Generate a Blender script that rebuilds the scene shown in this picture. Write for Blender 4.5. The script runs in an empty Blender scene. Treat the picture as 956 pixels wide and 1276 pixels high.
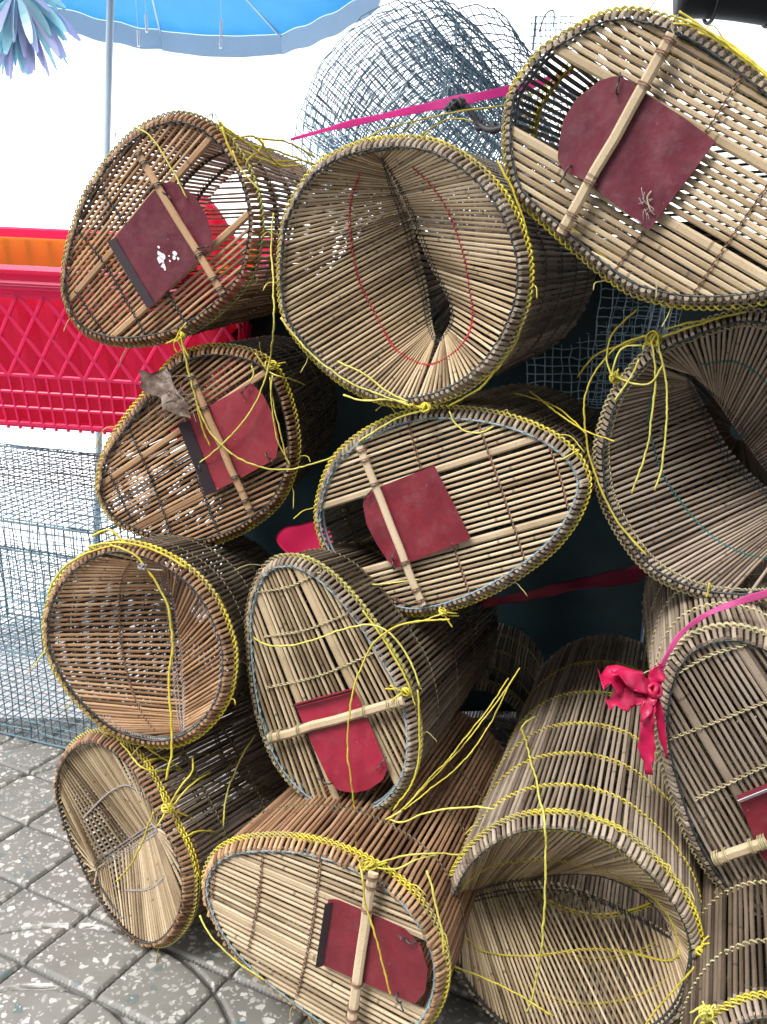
import bpy, math, random
import numpy as np
from mathutils import Vector

random.seed(7)
RNG = np.random.default_rng(7)
scene = bpy.context.scene
COL = scene.collection

# ------------------------------------------------------------------ camera
F, PITCH, H = 1150.0, math.radians(17), 1.055          # focal length in photo pixels, tilt, eye height
CX, CY = 478.0, 638.0
FW = np.array([0, math.cos(PITCH), -math.sin(PITCH)])
UP = np.array([0, math.sin(PITCH), math.cos(PITCH)])
RT = np.array([1.0, 0, 0])
CAM = np.array([0, 0, H])
cam = bpy.data.objects.new('camera', bpy.data.cameras.new('camera'))
COL.objects.link(cam)
cam.location = CAM
cam.rotation_euler = (math.pi / 2 - PITCH, 0, 0)
cam.data.sensor_fit = 'VERTICAL'
cam.data.sensor_height = 24
cam.data.lens = F / 1276 * 24
cam.data.clip_start = 0.02
cam.data.clip_end = 600
scene.camera = cam

# ------------------------------------------------------------------ daylight
world = bpy.data.worlds.new('World')
scene.world = world
world.use_nodes = True
wn = world.node_tree
bg = wn.nodes['Background']
sky = wn.nodes.new('ShaderNodeTexSky')
sky.sky_type = 'NISHITA'
sky.sun_disc = False
sun_vec = Vector((-0.62, -0.58, 1.35)).normalized()
sky.sun_elevation = math.asin(sun_vec.z)
sky.sun_rotation = math.atan2(sun_vec.x, sun_vec.y)
sky.air_density = 1.0
sky.dust_density = 2.0
sky.ozone_density = 1.0
# thin bright overcast drawn over the clear sky
tc = wn.nodes.new('ShaderNodeTexCoord')
cn = wn.nodes.new('ShaderNodeTexNoise')
cn.inputs['Scale'].default_value = 2.2
cn.inputs['Detail'].default_value = 5
cr = wn.nodes.new('ShaderNodeMapRange')
cr.inputs['From Min'].default_value = 0.35
cr.inputs['From Max'].default_value = 0.65
cr.inputs['To Min'].default_value = 0.82
cr.inputs['To Max'].default_value = 0.98
cm = wn.nodes.new('ShaderNodeMix')
cm.data_type = 'RGBA'
wn.links.new(tc.outputs['Generated'], cn.inputs['Vector'])
wn.links.new(cn.outputs['Fac'], cr.inputs['Value'])
wn.links.new(cr.outputs[0], cm.inputs[0])
wn.links.new(sky.outputs[0], cm.inputs[6])
cm.inputs[7].default_value = (6.2, 6.3, 6.5, 1)
wn.links.new(cm.outputs[2], bg.inputs[0])
bg.inputs[1].default_value = 0.15
sun = bpy.data.objects.new('sun', bpy.data.lights.new('sun', 'SUN'))
COL.objects.link(sun)
sun.data.energy = 1.5
sun.data.angle = math.radians(20)
sun.data.color = (1, 0.95, 0.88)
sun.rotation_euler = sun_vec.to_track_quat('Z', 'Y').to_euler()
scene.view_settings.view_transform = 'Standard'
scene.view_settings.look = 'None'
scene.view_settings.gamma = 1
scene.view_settings.use_curve_mapping = False
scene.view_settings.exposure = 1.5
scene.cycles.max_bounces = 6
scene.cycles.transparent_max_bounces = 8

# ------------------------------------------------------------------ maths
def unit(v):
    v = np.asarray(v, float)
    return v / (np.linalg.norm(v, axis=-1, keepdims=True) + 1e-12)

def ray(x, y):
    return RT * ((x - CX) / F) - UP * ((y - CY) / F) + FW

def at(x, y, Z):
    return CAM + ray(x, y) * Z

def ground(x, y, z=0.0):
    d = ray(x, y)
    return CAM + d * ((z - H) / d[2])

def catmull(pts, n=12, closed=False):
    P = np.asarray(pts, float)
    out = []
    m = len(P)
    rng = range(m) if closed else range(m - 1)
    for i in rng:
        if closed:
            a, b, c, d = P[(i - 1) % m], P[i], P[(i + 1) % m], P[(i + 2) % m]
        else:
            a, b, c, d = P[max(i - 1, 0)], P[i], P[i + 1], P[min(i + 2, m - 1)]
        t = np.linspace(0, 1, n, endpoint=False)[:, None]
        out.append(0.5 * (2 * b + (c - a) * t + (2 * a - 5 * b + 4 * c - d) * t ** 2 + (3 * b - a - 3 * c + d) * t ** 3))
    if not closed:
        out.append(P[-1:])
    return np.concatenate(out)

def resample(P, n, closed=False):
    P = np.asarray(P, float)
    Q = np.vstack([P, P[:1]]) if closed else P
    s = np.r_[0, np.cumsum(np.linalg.norm(np.diff(Q, axis=0), axis=1))]
    t = np.linspace(0, s[-1], n, endpoint=not closed)
    return np.stack([np.interp(t, s, Q[:, k]) for k in range(Q.shape[1])], 1)

def length(P, closed=False):
    Q = np.vstack([P, P[:1]]) if closed else P
    return float(np.linalg.norm(np.diff(Q, axis=0), axis=1).sum())

# ------------------------------------------------------------------ mesh builder
class MB:
    def __init__(self):
        self.v, self.f, self.t, self.a, self.n = [], [], [], [], 0

    def add(self, verts, faces, tone=0.5, along=0.0):
        verts = np.asarray(verts, float)
        k = len(verts)
        self.v.append(verts)
        self.t.append(np.broadcast_to(np.asarray(tone, float), (k,)))
        self.a.append(np.broadcast_to(np.asarray(along, float), (k,)))
        self.f.extend([tuple(i + self.n for i in f) for f in faces])
        self.n += k

    def rings(self, R, closed=False, caps=True, tone=0.5, along=None):
        R = np.asarray(R)
        m, s = R.shape[:2]
        faces = []
        for i in range(m if closed else m - 1):
            j = (i + 1) % m
            for k in range(s):
                l = (k + 1) % s
                faces.append((i * s + k, i * s + l, j * s + l, j * s + k))
        if caps and not closed:
            faces.append(tuple(range(s - 1, -1, -1)))
            faces.append(tuple((m - 1) * s + k for k in range(s)))
        al = np.repeat(along if along is not None else np.zeros(m), s)
        self.add(R.reshape(-1, 3), faces, tone, al)

    def tube(self, P, r, sides=6, closed=False, tone=0.5):
        P = np.asarray(P, float)
        m = len(P)
        T = unit((np.roll(P, -1, 0) - np.roll(P, 1, 0)) if closed else np.gradient(P, axis=0))
        nrm = np.cross(T[0], [0, 0, 1.0])
        if np.linalg.norm(nrm) < 0.1:
            nrm = np.cross(T[0], [1.0, 0, 0])
        N = np.zeros_like(P)
        nrm = unit(nrm)
        for i in range(m):
            nrm = unit(nrm - T[i] * (nrm @ T[i]))
            N[i] = nrm
        B = np.cross(T, N)
        a = np.linspace(0, 2 * math.pi, sides, endpoint=False)
        rr = np.broadcast_to(np.asarray(r, float), (m,))[:, None, None]
        R = P[:, None] + rr * (np.cos(a)[None, :, None] * N[:, None] + np.sin(a)[None, :, None] * B[:, None])
        s = np.r_[0, np.cumsum(np.linalg.norm(np.diff(P, axis=0), axis=1))]
        self.rings(R, closed, True, tone, s)

    def slat(self, P, W, O, w, t, tone=0.5):
        """flat bamboo strip along P, width direction W, outer side O, a little rounded on its outer side"""
        P = np.asarray(P, float)
        m = len(P)
        W = np.broadcast_to(unit(W), P.shape)
        O = np.broadcast_to(unit(O), P.shape)
        w = np.broadcast_to(np.asarray(w, float), (m,))[:, None, None]
        cs = np.array([(-.5, -.5), (.5, -.5), (.5, .1), (.27, .5), (-.27, .5), (-.5, .1)])
        R = P[:, None] + cs[None, :, :1] * w * W[:, None] + cs[None, :, 1:] * t * O[:, None]
        s = np.r_[0, np.cumsum(np.linalg.norm(np.diff(P, axis=0), axis=1))] + RNG.random() * 5
        self.rings(R, False, True, tone, s)

    def twist(self, P, N, pitch, r, an, ab, closed=False, per=5, sides=4, tone=None):
        """two-ply cord along P, twisted round it once per two pitches; N is one cross direction"""
        P = np.asarray(P, float)
        L = length(P, closed)
        n = max(int(L / pitch * per), 6)
        both = resample(np.hstack([P, np.broadcast_to(N, P.shape)]), n, closed) if not closed else \
            resample_with(P, N, n)
        Q, N = both[:, :3], unit(both[:, 3:])
        T = unit((np.roll(Q, -1, 0) - np.roll(Q, 1, 0)) if closed else np.gradient(Q, axis=0))
        B = unit(np.cross(T, N))
        turns = L / pitch / 2
        if closed:
            turns = max(round(turns), 1)
        ph = np.linspace(0, 2 * math.pi * turns, n, endpoint=not closed)
        for o in (0, math.pi):
            S = Q + N * (an * np.cos(ph + o))[:, None] + B * (ab * np.sin(ph + o))[:, None]
            self.tube(S, r, sides, closed, RNG.random() if tone is None else tone)

    def prism(self, poly, off, tone=0.5):
        """closed outline (3D points) thickened by the vector off"""
        poly = np.asarray(poly, float)
        m = len(poly)
        V = np.vstack([poly, poly + off])
        faces = [tuple(range(m)), tuple(range(2 * m - 1, m - 1, -1))]
        faces += [(i, i + m, (i + 1) % m + m, (i + 1) % m) for i in range(m)]
        self.add(V, faces, tone)

    def box(self, c, ax, ay, az, tone=0.5):
        """box from centre and three half-extent vectors"""
        c, ax, ay, az = map(np.asarray, (c, ax, ay, az))
        V = [c + sx * ax + sy * ay + sz * az for sx in (-1, 1) for sy in (-1, 1) for sz in (-1, 1)]
        self.add(V, [(0, 1, 3, 2), (4, 6, 7, 5), (0, 4, 5, 1), (2, 3, 7, 6), (0, 2, 6, 4), (1, 5, 7, 3)], tone)

    def build(self, name, mat, parent=None, smooth=False, label=None):
        V = np.concatenate(self.v)
        me = bpy.data.meshes.new(name)
        ob = bpy.data.objects.new(name, me)
        COL.objects.link(ob)
        if parent is not None:
            base = Vector((0, 0, 0))
            p = parent
            while p is not None:
                base += p.location
                p = p.parent
            V = V - np.array(base)
            ob.parent = parent
        else:
            o = np.array([V[:, 0].mean(), V[:, 1].mean(), V[:, 2].min()])
            V = V - o
            ob.location = o
        me.from_pydata(V.tolist(), [], self.f)
        for nm, dat in (('tone', self.t), ('along', self.a)):
            at_ = me.attributes.new(nm, 'FLOAT', 'POINT')
            at_.data.foreach_set('value', np.concatenate(dat).astype(np.float32))
        if smooth:
            me.polygons.foreach_set('use_smooth', np.ones(len(me.polygons), bool))
        me.materials.append(mat)
        me.update()
        if label:
            ob['label'] = label
        return ob

def resample_with(P, N, n):
    Q = np.vstack([P, P[:1]])
    M = np.vstack([N, N[:1]])
    s = np.r_[0, np.cumsum(np.linalg.norm(np.diff(Q, axis=0), axis=1))]
    t = np.linspace(0, s[-1], n, endpoint=False)
    A = np.hstack([Q, M])
    return np.stack([np.interp(t, s, A[:, k]) for k in range(6)], 1)

def tag(o, label, cat, group=None, kind=None):
    o['label'] = label
    o['category'] = cat
    if group:
        o['group'] = group
    if kind:
        o['kind'] = kind
    return o

def empty(name, loc):
    o = bpy.data.objects.new(name, None)
    COL.objects.link(o)
    o.location = Vector([float(c) for c in loc])
    o.empty_display_size = 0.05
    return o

# ------------------------------------------------------------------ materials
class NT:
    def __init__(self, name):
        self.m = bpy.data.materials.new(name)
        self.m.use_nodes = True
        self.n = self.m.node_tree.nodes
        self.l = self.m.node_tree.links
        self.b = self.n['Principled BSDF']

    def node(self, t, **kw):
        x = self.n.new('ShaderNode' + t)
        for k, v in kw.items():
            setattr(x, k, v)
        return x

    def put(self, a, b):
        self.l.new(a, b)

    def noise(self, scale, detail=4, vec=None, rough=0.6):
        x = self.node('TexNoise')
        x.inputs['Scale'].default_value = scale
        x.inputs['Detail'].default_value = detail
        x.inputs['Roughness'].default_value = rough
        if vec is not None:
            self.put(vec, x.inputs['Vector'])
        return x.outputs['Fac']

    def objco(self):
        return self.node('TexCoord').outputs['Object']

    def ramp(self, fac, stops):
        x = self.node('ValToRGB')
        e = x.color_ramp.elements
        while len(e) > len(stops):
            e.remove(e[-1])
        while len(e) < len(stops):
            e.new(0.5)
        for i, (p, c) in enumerate(stops):
            e[i].position = p
            e[i].color = (*c, 1) if len(c) == 3 else c
        self.put(fac, x.inputs[0])
        return x.outputs[0]

    def mix(self, fac, a, b, mode='MIX'):
        x = self.node('Mix', data_type='RGBA', blend_type=mode)
        for s, v in ((0, fac), (6, a), (7, b)):
            if hasattr(v, 'links'):
                self.put(v, x.inputs[s])
            else:
                x.inputs[s].default_value = v if s == 0 else (*v, 1)
        return x.outputs[2]

    def math(self, op, a, b=0.0, clamp=False):
        x = self.node('Math', operation=op, use_clamp=clamp)
        for i, v in enumerate((a, b)):
            if hasattr(v, 'links'):
                self.put(v, x.inputs[i])
            else:
                x.inputs[i].default_value = v
        return x.outputs[0]

    def attr(self, name):
        return self.node('Attribute', attribute_name=name).outputs['Fac']

    def bump(self, h, strength=0.3, dist=0.001):
        x = self.node('Bump')
        x.inputs['Strength'].default_value = strength
        x.inputs['Distance'].default_value = dist
        self.put(h, x.inputs['Height'])
        self.put(x.outputs[0], self.b.inputs['Normal'])

    def done(self, color=None, rough=0.6, metal=0.0, spec=0.5):
        if color is not None:
            if hasattr(color, 'links'):
                self.put(color, self.b.inputs['Base Color'])
            else:
                self.b.inputs['Base Color'].default_value = (*color, 1)
        if hasattr(rough, 'links'):
            self.put(rough, self.b.inputs['Roughness'])
        else:
            self.b.inputs['Roughness'].default_value = rough
        self.b.inputs['Metallic'].default_value = metal
        self.b.inputs['Specular IOR Level'].default_value = spec
        return self.m

def bamboo(name, light, mid, dark):
    k = NT(name)
    tone, along = k.attr('tone'), k.attr('along')
    comb = k.node('CombineXYZ')
    k.put(k.math('MULTIPLY', along, 9.0), comb.inputs[0])
    k.put(k.math('MULTIPLY', tone, 90.0), comb.inputs[1])
    streak = k.noise(1.0, 4, comb.outputs[0])
    fine = k.noise(420, 3, k.objco())
    patch = k.noise(7, 3, k.objco())
    s = k.math('ADD', k.math('MULTIPLY', tone, 0.5), k.math('MULTIPLY', streak, 0.55))
    s = k.math('ADD', s, k.math('MULTIPLY', k.math('SUBTRACT', patch, 0.5), 0.55))
    col = k.ramp(s, [(0.18, dark), (0.46, mid), (0.8, light)])
    node_ = k.math('LESS_THAN', k.math('FRACT', k.math('MULTIPLY', along, 3.3)), 0.012)
    col = k.mix(k.math('MULTIPLY', node_, 0.55), col, tuple(c * 0.4 for c in dark))
    col = k.mix(k.math('MULTIPLY', k.math('GREATER_THAN', fine, 0.63), 0.35), col, tuple(c * 0.55 for c in dark))
    k.bump(fine, 0.35, 0.0008)
    return k.done(col, 0.55, spec=0.35)

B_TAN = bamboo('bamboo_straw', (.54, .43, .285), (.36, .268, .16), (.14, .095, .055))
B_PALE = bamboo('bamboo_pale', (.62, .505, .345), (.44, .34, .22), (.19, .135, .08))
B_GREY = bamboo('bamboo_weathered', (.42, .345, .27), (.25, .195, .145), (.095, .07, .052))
B_DARK = bamboo('bamboo_shaded', (.19, .145, .105), (.095, .07, .048), (.035, .025, .018))  # dark copy for side strips, shade of the heap put into the colour
B_DUSK = bamboo('bamboo_half_shaded', (.30, .235, .165), (.165, .125, .085), (.06, .045, .03))  # halfway tone, part of the shade painted into the side strips
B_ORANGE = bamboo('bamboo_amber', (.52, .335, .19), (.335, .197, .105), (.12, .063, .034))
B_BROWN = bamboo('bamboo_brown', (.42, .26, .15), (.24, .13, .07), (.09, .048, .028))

def cord(name, a, b, rough=0.45, worn=None):
    k = NT(name)
    s = k.noise(60, 3, k.objco())
    p = k.noise(9, 2, k.objco())
    v = k.math('ADD', k.math('MULTIPLY', s, 0.5), k.math('MULTIPLY', p, 0.55))
    col = k.ramp(v, [(0.36, b), (0.62, a)])
    if worn:
        w = k.ramp(k.noise(6.5, 3, k.objco(), .65), [(0.44, (0, 0, 0)), (0.58, (1, 1, 1))])
        col = k.mix(k.math('MULTIPLY', w, 0.85), col, worn)
    k.bump(k.noise(700, 2, k.objco()), 0.4, 0.0006)
    return k.done(col, rough)

C_YEL = cord('cord_yellow', (.60, .51, .05), (.36, .30, .035))
C_RIM = cord('cord_rim_worn', (.66, .56, .045), (.42, .35, .035), worn=(.30, .25, .12))
C_BRIGHT = cord('cord_lemon', (.62, .58, .12), (.44, .40, .07))
C_OLIVE = cord('cord_olive', (.44, .41, .10), (.20, .17, .07), worn=(.17, .13, .08))
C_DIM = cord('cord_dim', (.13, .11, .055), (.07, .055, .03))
C_STRAW = cord('cord_straw', (.50, .45, .25), (.27, .23, .13))
C_BROWN = cord('cord_brown', (.24, .13, .08), (.12, .065, .045))
C_DARK = cord('cord_dark', (.035, .05, .055), (.012, .016, .018))
C_RED = cord('cord_red', (.5, .03, .05), (.3, .015, .03))
C_GREEN = cord('cord_green', (.03, .17, .16), (.015, .08, .08))
C_GREY = cord('cord_grey', (.34, .31, .30), (.2, .17, .16))
W_BLUE = cord('wire_bluegrey', (.28, .37, .40), (.12, .18, .20), 0.35)
W_BLACK = cord('wire_black', (.05, .06, .06), (.02, .025, .025), 0.4)
W_GALV = cord('wire_galvanised', (.085, .17, .22), (.04, .09, .125), 0.45)
W_MIST = cord('wire_misty', (.21, .32, .39), (.11, .19, .25), 0.45)
W_PALE = cord('wire_pale', (.45, .60, .68), (.25, .38, .46), 0.4)

def plastic(name, c, rough=0.35, var=0.25, trans=0.0):
    k = NT(name)
    n = k.noise(14, 4, k.objco())
    col = k.mix(n, c, tuple(x * (1 - var) for x in c))
    m = k.done(col, rough)
    if trans:
        tr = k.node('BsdfTranslucent')
        k.put(col, tr.inputs[0])
        mx = k.node('MixShader')
        mx.inputs[0].default_value = trans
        k.put(k.b.outputs[0], mx.inputs[1])
        k.put(tr.outputs[0], mx.inputs[2])
        k.put(mx.outputs[0], k.n['Material Output'].inputs[0])
    return m

def painted(name, base, dark, fleck):
    k = NT(name)
    n1 = k.noise(22, 5, k.objco(), 0.65)
    n2 = k.noise(160, 3, k.objco())
    n3 = k.noise(48, 6, k.objco(), 0.7)
    col = k.ramp(n1, [(0.32, dark), (0.6, base)])
    dust = k.ramp(n3, [(0.52, (0, 0, 0)), (0.72, (1, 1, 1))])
    col = k.mix(k.math('MULTIPLY', dust, 0.2), col, (.26, .11, .11))
    col = k.mix(k.math('MULTIPLY', k.math('GREATER_THAN', n2, fleck), 0.8), col, (.5, .42, .38))
    k.bump(k.noise(30, 3, k.objco()), 0.25, 0.004)
    return k.done(col, k.ramp(n3, [(0.4, (.32,) * 3), (0.7, (.6,) * 3)]), spec=0.5)

DOOR_RED = painted('door_paint_red', (.19, .018, .03), (.12, .011, .02), 0.73)
DOOR_BRIGHT = painted('door_paint_bright', (.30, .016, .04), (.20, .011, .027), 0.73)
DOOR_DULL = painted('door_paint_dull', (.14, .022, .036), (.09, .014, .024), 0.74)
DOOR_HAZED = painted('door_paint_hazed', (.30, .04, .055), (.21, .025, .037), 0.73)  # lighter red, haze over this door put into the colour
LIP_DARK = plastic('door_flange_dark', (.035, .022, .03), 0.5)
LIP_WHITE = plastic('door_flange_white', (.62, .66, .72), 0.5, 0.1)

# ------------------------------------------------------------------ the ground
def build_ground():
    # pale street, overexposed daylight put into its colour: one sheet to the horizon
    k = NT('street_concrete')
    co = k.objco()
    col = k.ramp(k.noise(0.8, 5, co), [(0.3, (.70, .70, .69)), (0.7, (.82, .82, .81))])
    col = k.mix(k.math('MULTIPLY', k.noise(40, 3, co), 0.25), col, (.55, .56, .56))
    k.bump(k.noise(90, 3, co), 0.2, 0.003)
    st = k.done(col, 0.8)
    mb = MB()
    R = 260
    mb.add([(-R, -R, -.02), (R, -R, -.02), (R, R, -.02), (-R, R, -.02)], [(0, 1, 2, 3)])
    o = mb.build('street', st)
    o['kind'] = 'structure'
    o['label'] = 'pale street behind the paving, bright daylight put into its colour'

    k = NT('added_dark_lane')  # unseen dark ground added to cut light bouncing off the pale street
    co = k.objco()
    col = k.ramp(k.noise(3, 5, co), [(0.3, (.05, .05, .05)), (0.7, (.09, .09, .088))])
    k.bump(k.noise(200, 3, co), 0.4, 0.004)
    mb = MB()
    mb.add([(-9, -9, -.016), (9, -9, -.016), (9, 1.84, -.016), (-9, 1.84, -.016)], [(0, 1, 2, 3)])
    o = mb.build('lane', k.done(col, .85))
    o['kind'] = 'structure'
    o['label'] = 'dark unseen lane added around the camera to cut bounced light'

    # terrazzo paving with pressed square and ring grooves
    v1, v2 = np.array([.1248, -.0645]), np.array([.0640, .1058])
    a0 = np.array([-.6031, 1.3001])
    Minv = np.linalg.inv(np.array([v1, v2]).T)
    x0, x1, y0, y1, st_ = -1.75, 1.0, 0.35, 1.86, 0.0032
    nx, ny = int((x1 - x0) / st_) + 1, int((y1 - y0) / st_) + 1
    X, Y = np.meshgrid(np.linspace(x0, x1, nx), np.linspace(y0, y1, ny))
    q = np.stack([X - a0[0], Y - a0[1]], -1) @ Minv.T
    du = np.abs(q[..., 0] - np.round(q[..., 0])) * np.linalg.norm(v1) * .98
    dv = np.abs(q[..., 1] - np.round(q[..., 1])) * np.linalg.norm(v2) * .98
    d = np.minimum(du, dv)
    for i in range(-3, 4):
        for j in range(-2, 3):
            c = a0 + v1 * (2.12 + 6 * i) + v2 * (-2.58 + 6 * j)
            rr = np.hypot(X - c[0], Y - c[1])
            d = np.minimum(d, np.minimum(np.abs(rr - .3176), np.abs(rr - .1946)))
    g = np.clip((d - .0018) / .0030, 0, 1)
    cell = np.floor(q[..., 0]) * 12.9898 + np.floor(q[..., 1]) * 78.233
    tilt = (np.sin(cell) * 43758.5453) % 1
    Z = -0.009 * (1 - g) + (tilt - .5) * .0012 * g
    V = np.stack([X, Y, Z], -1).reshape(-1, 3)
    idx = np.arange(nx * ny).reshape(ny, nx)
    fc = np.stack([idx[:-1, :-1], idx[:-1, 1:], idx[1:, 1:], idx[1:, :-1]], -1).reshape(-1, 4)
    me = bpy.data.meshes.new('pavement')
    me.vertices.add(len(V))
    me.vertices.foreach_set('co', V.ravel())
    me.loops.add(fc.size)
    me.loops.foreach_set('vertex_index', fc.ravel().astype(np.int32))
    me.polygons.add(len(fc))
    me.polygons.foreach_set('loop_start', np.arange(0, fc.size, 4, dtype=np.int32))
    me.polygons.foreach_set('loop_total', np.full(len(fc), 4, np.int32))
    me.update(calc_edges=True)
    me.polygons.foreach_set('use_smooth', np.ones(len(fc), bool))
    at_ = me.attributes.new('groove', 'FLOAT', 'POINT')
    at_.data.foreach_set('value', (1 - g).ravel().astype(np.float32))
    k = NT('terrazzo_paving')
    co = k.objco()
    warp = k.node('VectorMath', operation='ADD')
    nz = k.node('TexNoise')
    nz.inputs['Scale'].default_value = 60
    k.put(co, nz.inputs['Vector'])
    sc = k.node('VectorMath', operation='SCALE')
    sc.inputs['Scale'].default_value = 0.02
    k.put(nz.outputs['Color'], sc.inputs[0])
    k.put(co, warp.inputs[0])
    k.put(sc.outputs[0], warp.inputs[1])
    base = k.ramp(k.noise(6, 6, co, 0.7), [(0.3, (.13, .127, .113)), (0.7, (.205, .2, .18))])
    base = k.mix(k.math('MULTIPLY', k.noise(500, 2, co), 0.3), base, (.10, .10, .09))
    def chips(scale, thr, keep, seed):
        off = k.node('VectorMath', operation='ADD')
        k.put(warp.outputs[0], off.inputs[0])
        off.inputs[1].default_value = (seed, seed * .7, 0)
        v = k.node('TexVoronoi', feature='F1', distance='EUCLIDEAN')
        v.inputs['Scale'].default_value = scale
        k.put(off.outputs[0], v.inputs['Vector'])
        sep = k.node('SeparateColor')
        k.put(v.outputs['Color'], sep.inputs[0])
        size = k.math('MULTIPLY', sep.outputs[1], thr)
        on = k.math('LESS_THAN', v.outputs['Distance'], size)
        return k.math('MULTIPLY', on, k.math('LESS_THAN', sep.outputs[0], keep)), sep.outputs[2]
    m1, r1 = chips(82, 0.54, 0.72, 0.0)
    m2, r2 = chips(140, 0.55, 0.6, 3.3)
    m3, r3 = chips(44, 0.55, 0.16, 7.1)
    white = k.ramp(r1, [(0.0, (.26, .25, .23)), (0.5, (.40, .39, .365)), (1.0, (.56, .55, .52))])
    # crisp joint lines worked out from the same lattice
    xyz = k.node('SeparateXYZ')
    k.put(co, xyz.inputs[0])
    px_ = k.math('SUBTRACT', xyz.outputs[0], float(a0[0]))
    py_ = k.math('SUBTRACT', xyz.outputs[1], float(a0[1]))
    qs = [k.math('ADD', k.math('MULTIPLY', px_, float(Minv[r, 0])), k.math('MULTIPLY', py_, float(Minv[r, 1]))) for r in (0, 1)]
    dist = None
    for q_, L_ in zip(qs, (np.linalg.norm(v1) * .98, np.linalg.norm(v2) * .98)):
        e_ = k.math('MULTIPLY', k.math('ABSOLUTE', k.math('SUBTRACT', q_, k.math('ROUND', q_))), float(L_))
        dist = e_ if dist is None else k.math('MINIMUM', dist, e_)
    off_ = []
    for q_, c_ in zip(qs, (2.12, -2.58)):
        t_ = k.math('SUBTRACT', q_, c_)
        off_.append(k.math('SUBTRACT', t_, k.math('MULTIPLY', k.math('ROUND', k.math('DIVIDE', t_, 6.0)), 6.0)))
    wx = k.math('ADD', k.math('MULTIPLY', off_[0], float(v1[0])), k.math('MULTIPLY', off_[1], float(v2[0])))
    wy = k.math('ADD', k.math('MULTIPLY', off_[0], float(v1[1])), k.math('MULTIPLY', off_[1], float(v2[1])))
    rr_ = k.math('SQRT', k.math('ADD', k.math('MULTIPLY', wx, wx), k.math('MULTIPLY', wy, wy)))
    for R_ in (.3176, .1946):
        dist = k.math('MINIMUM', dist, k.math('ABSOLUTE', k.math('SUBTRACT', rr_, R_)))
    rag = k.math('MULTIPLY', k.math('SUBTRACT', k.noise(150, 3, co), .5), .0022)
    jm = k.node('MapRange')
    jm.inputs['From Min'].default_value = .0033
    jm.inputs['From Max'].default_value = .0024
    k.put(k.math('ADD', dist, rag), jm.inputs['Value'])
    joint = jm.outputs[0]
    clean = k.math('SUBTRACT', 1.0, k.attr('groove'))
    wear = k.ramp(k.noise(5, 5, co, 0.7), [(0.3, (.35,) * 3), (0.62, (1, 1, 1))])
    mk = k.math('MULTIPLY', clean, wear)
    col = k.mix(k.math('MULTIPLY', m3, mk), base, (.085, .125, .125))
    col = k.mix(k.math('MULTIPLY', m2, k.math('MULTIPLY', mk, 0.8)), col, (.42, .41, .38))
    col = k.mix(k.math('MULTIPLY', m1, mk), col, white)
    col = k.mix(k.math('MULTIPLY', joint, 0.9), col, k.ramp(k.noise(30, 4, co), [(.35, (.022, .021, .019)), (.7, (.075, .07, .06))]))
    k.bump(k.noise(260, 3, co), 0.15, 0.001)
    me.materials.append(k.done(col, k.ramp(k.noise(9, 4, co), [(0.35, (.3,) * 3), (0.7, (.6,) * 3)]), spec=0.5))
    o = bpy.data.objects.new('pavement', me)
    COL.objects.link(o)
    o['kind'] = 'structure'
    o['label'] = 'grey terrazzo paving with pressed square and ring grooves'

build_ground()

# ------------------------------------------------------------------ the traps
GROUP = 'bamboo fish traps stacked in a heap'

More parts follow.
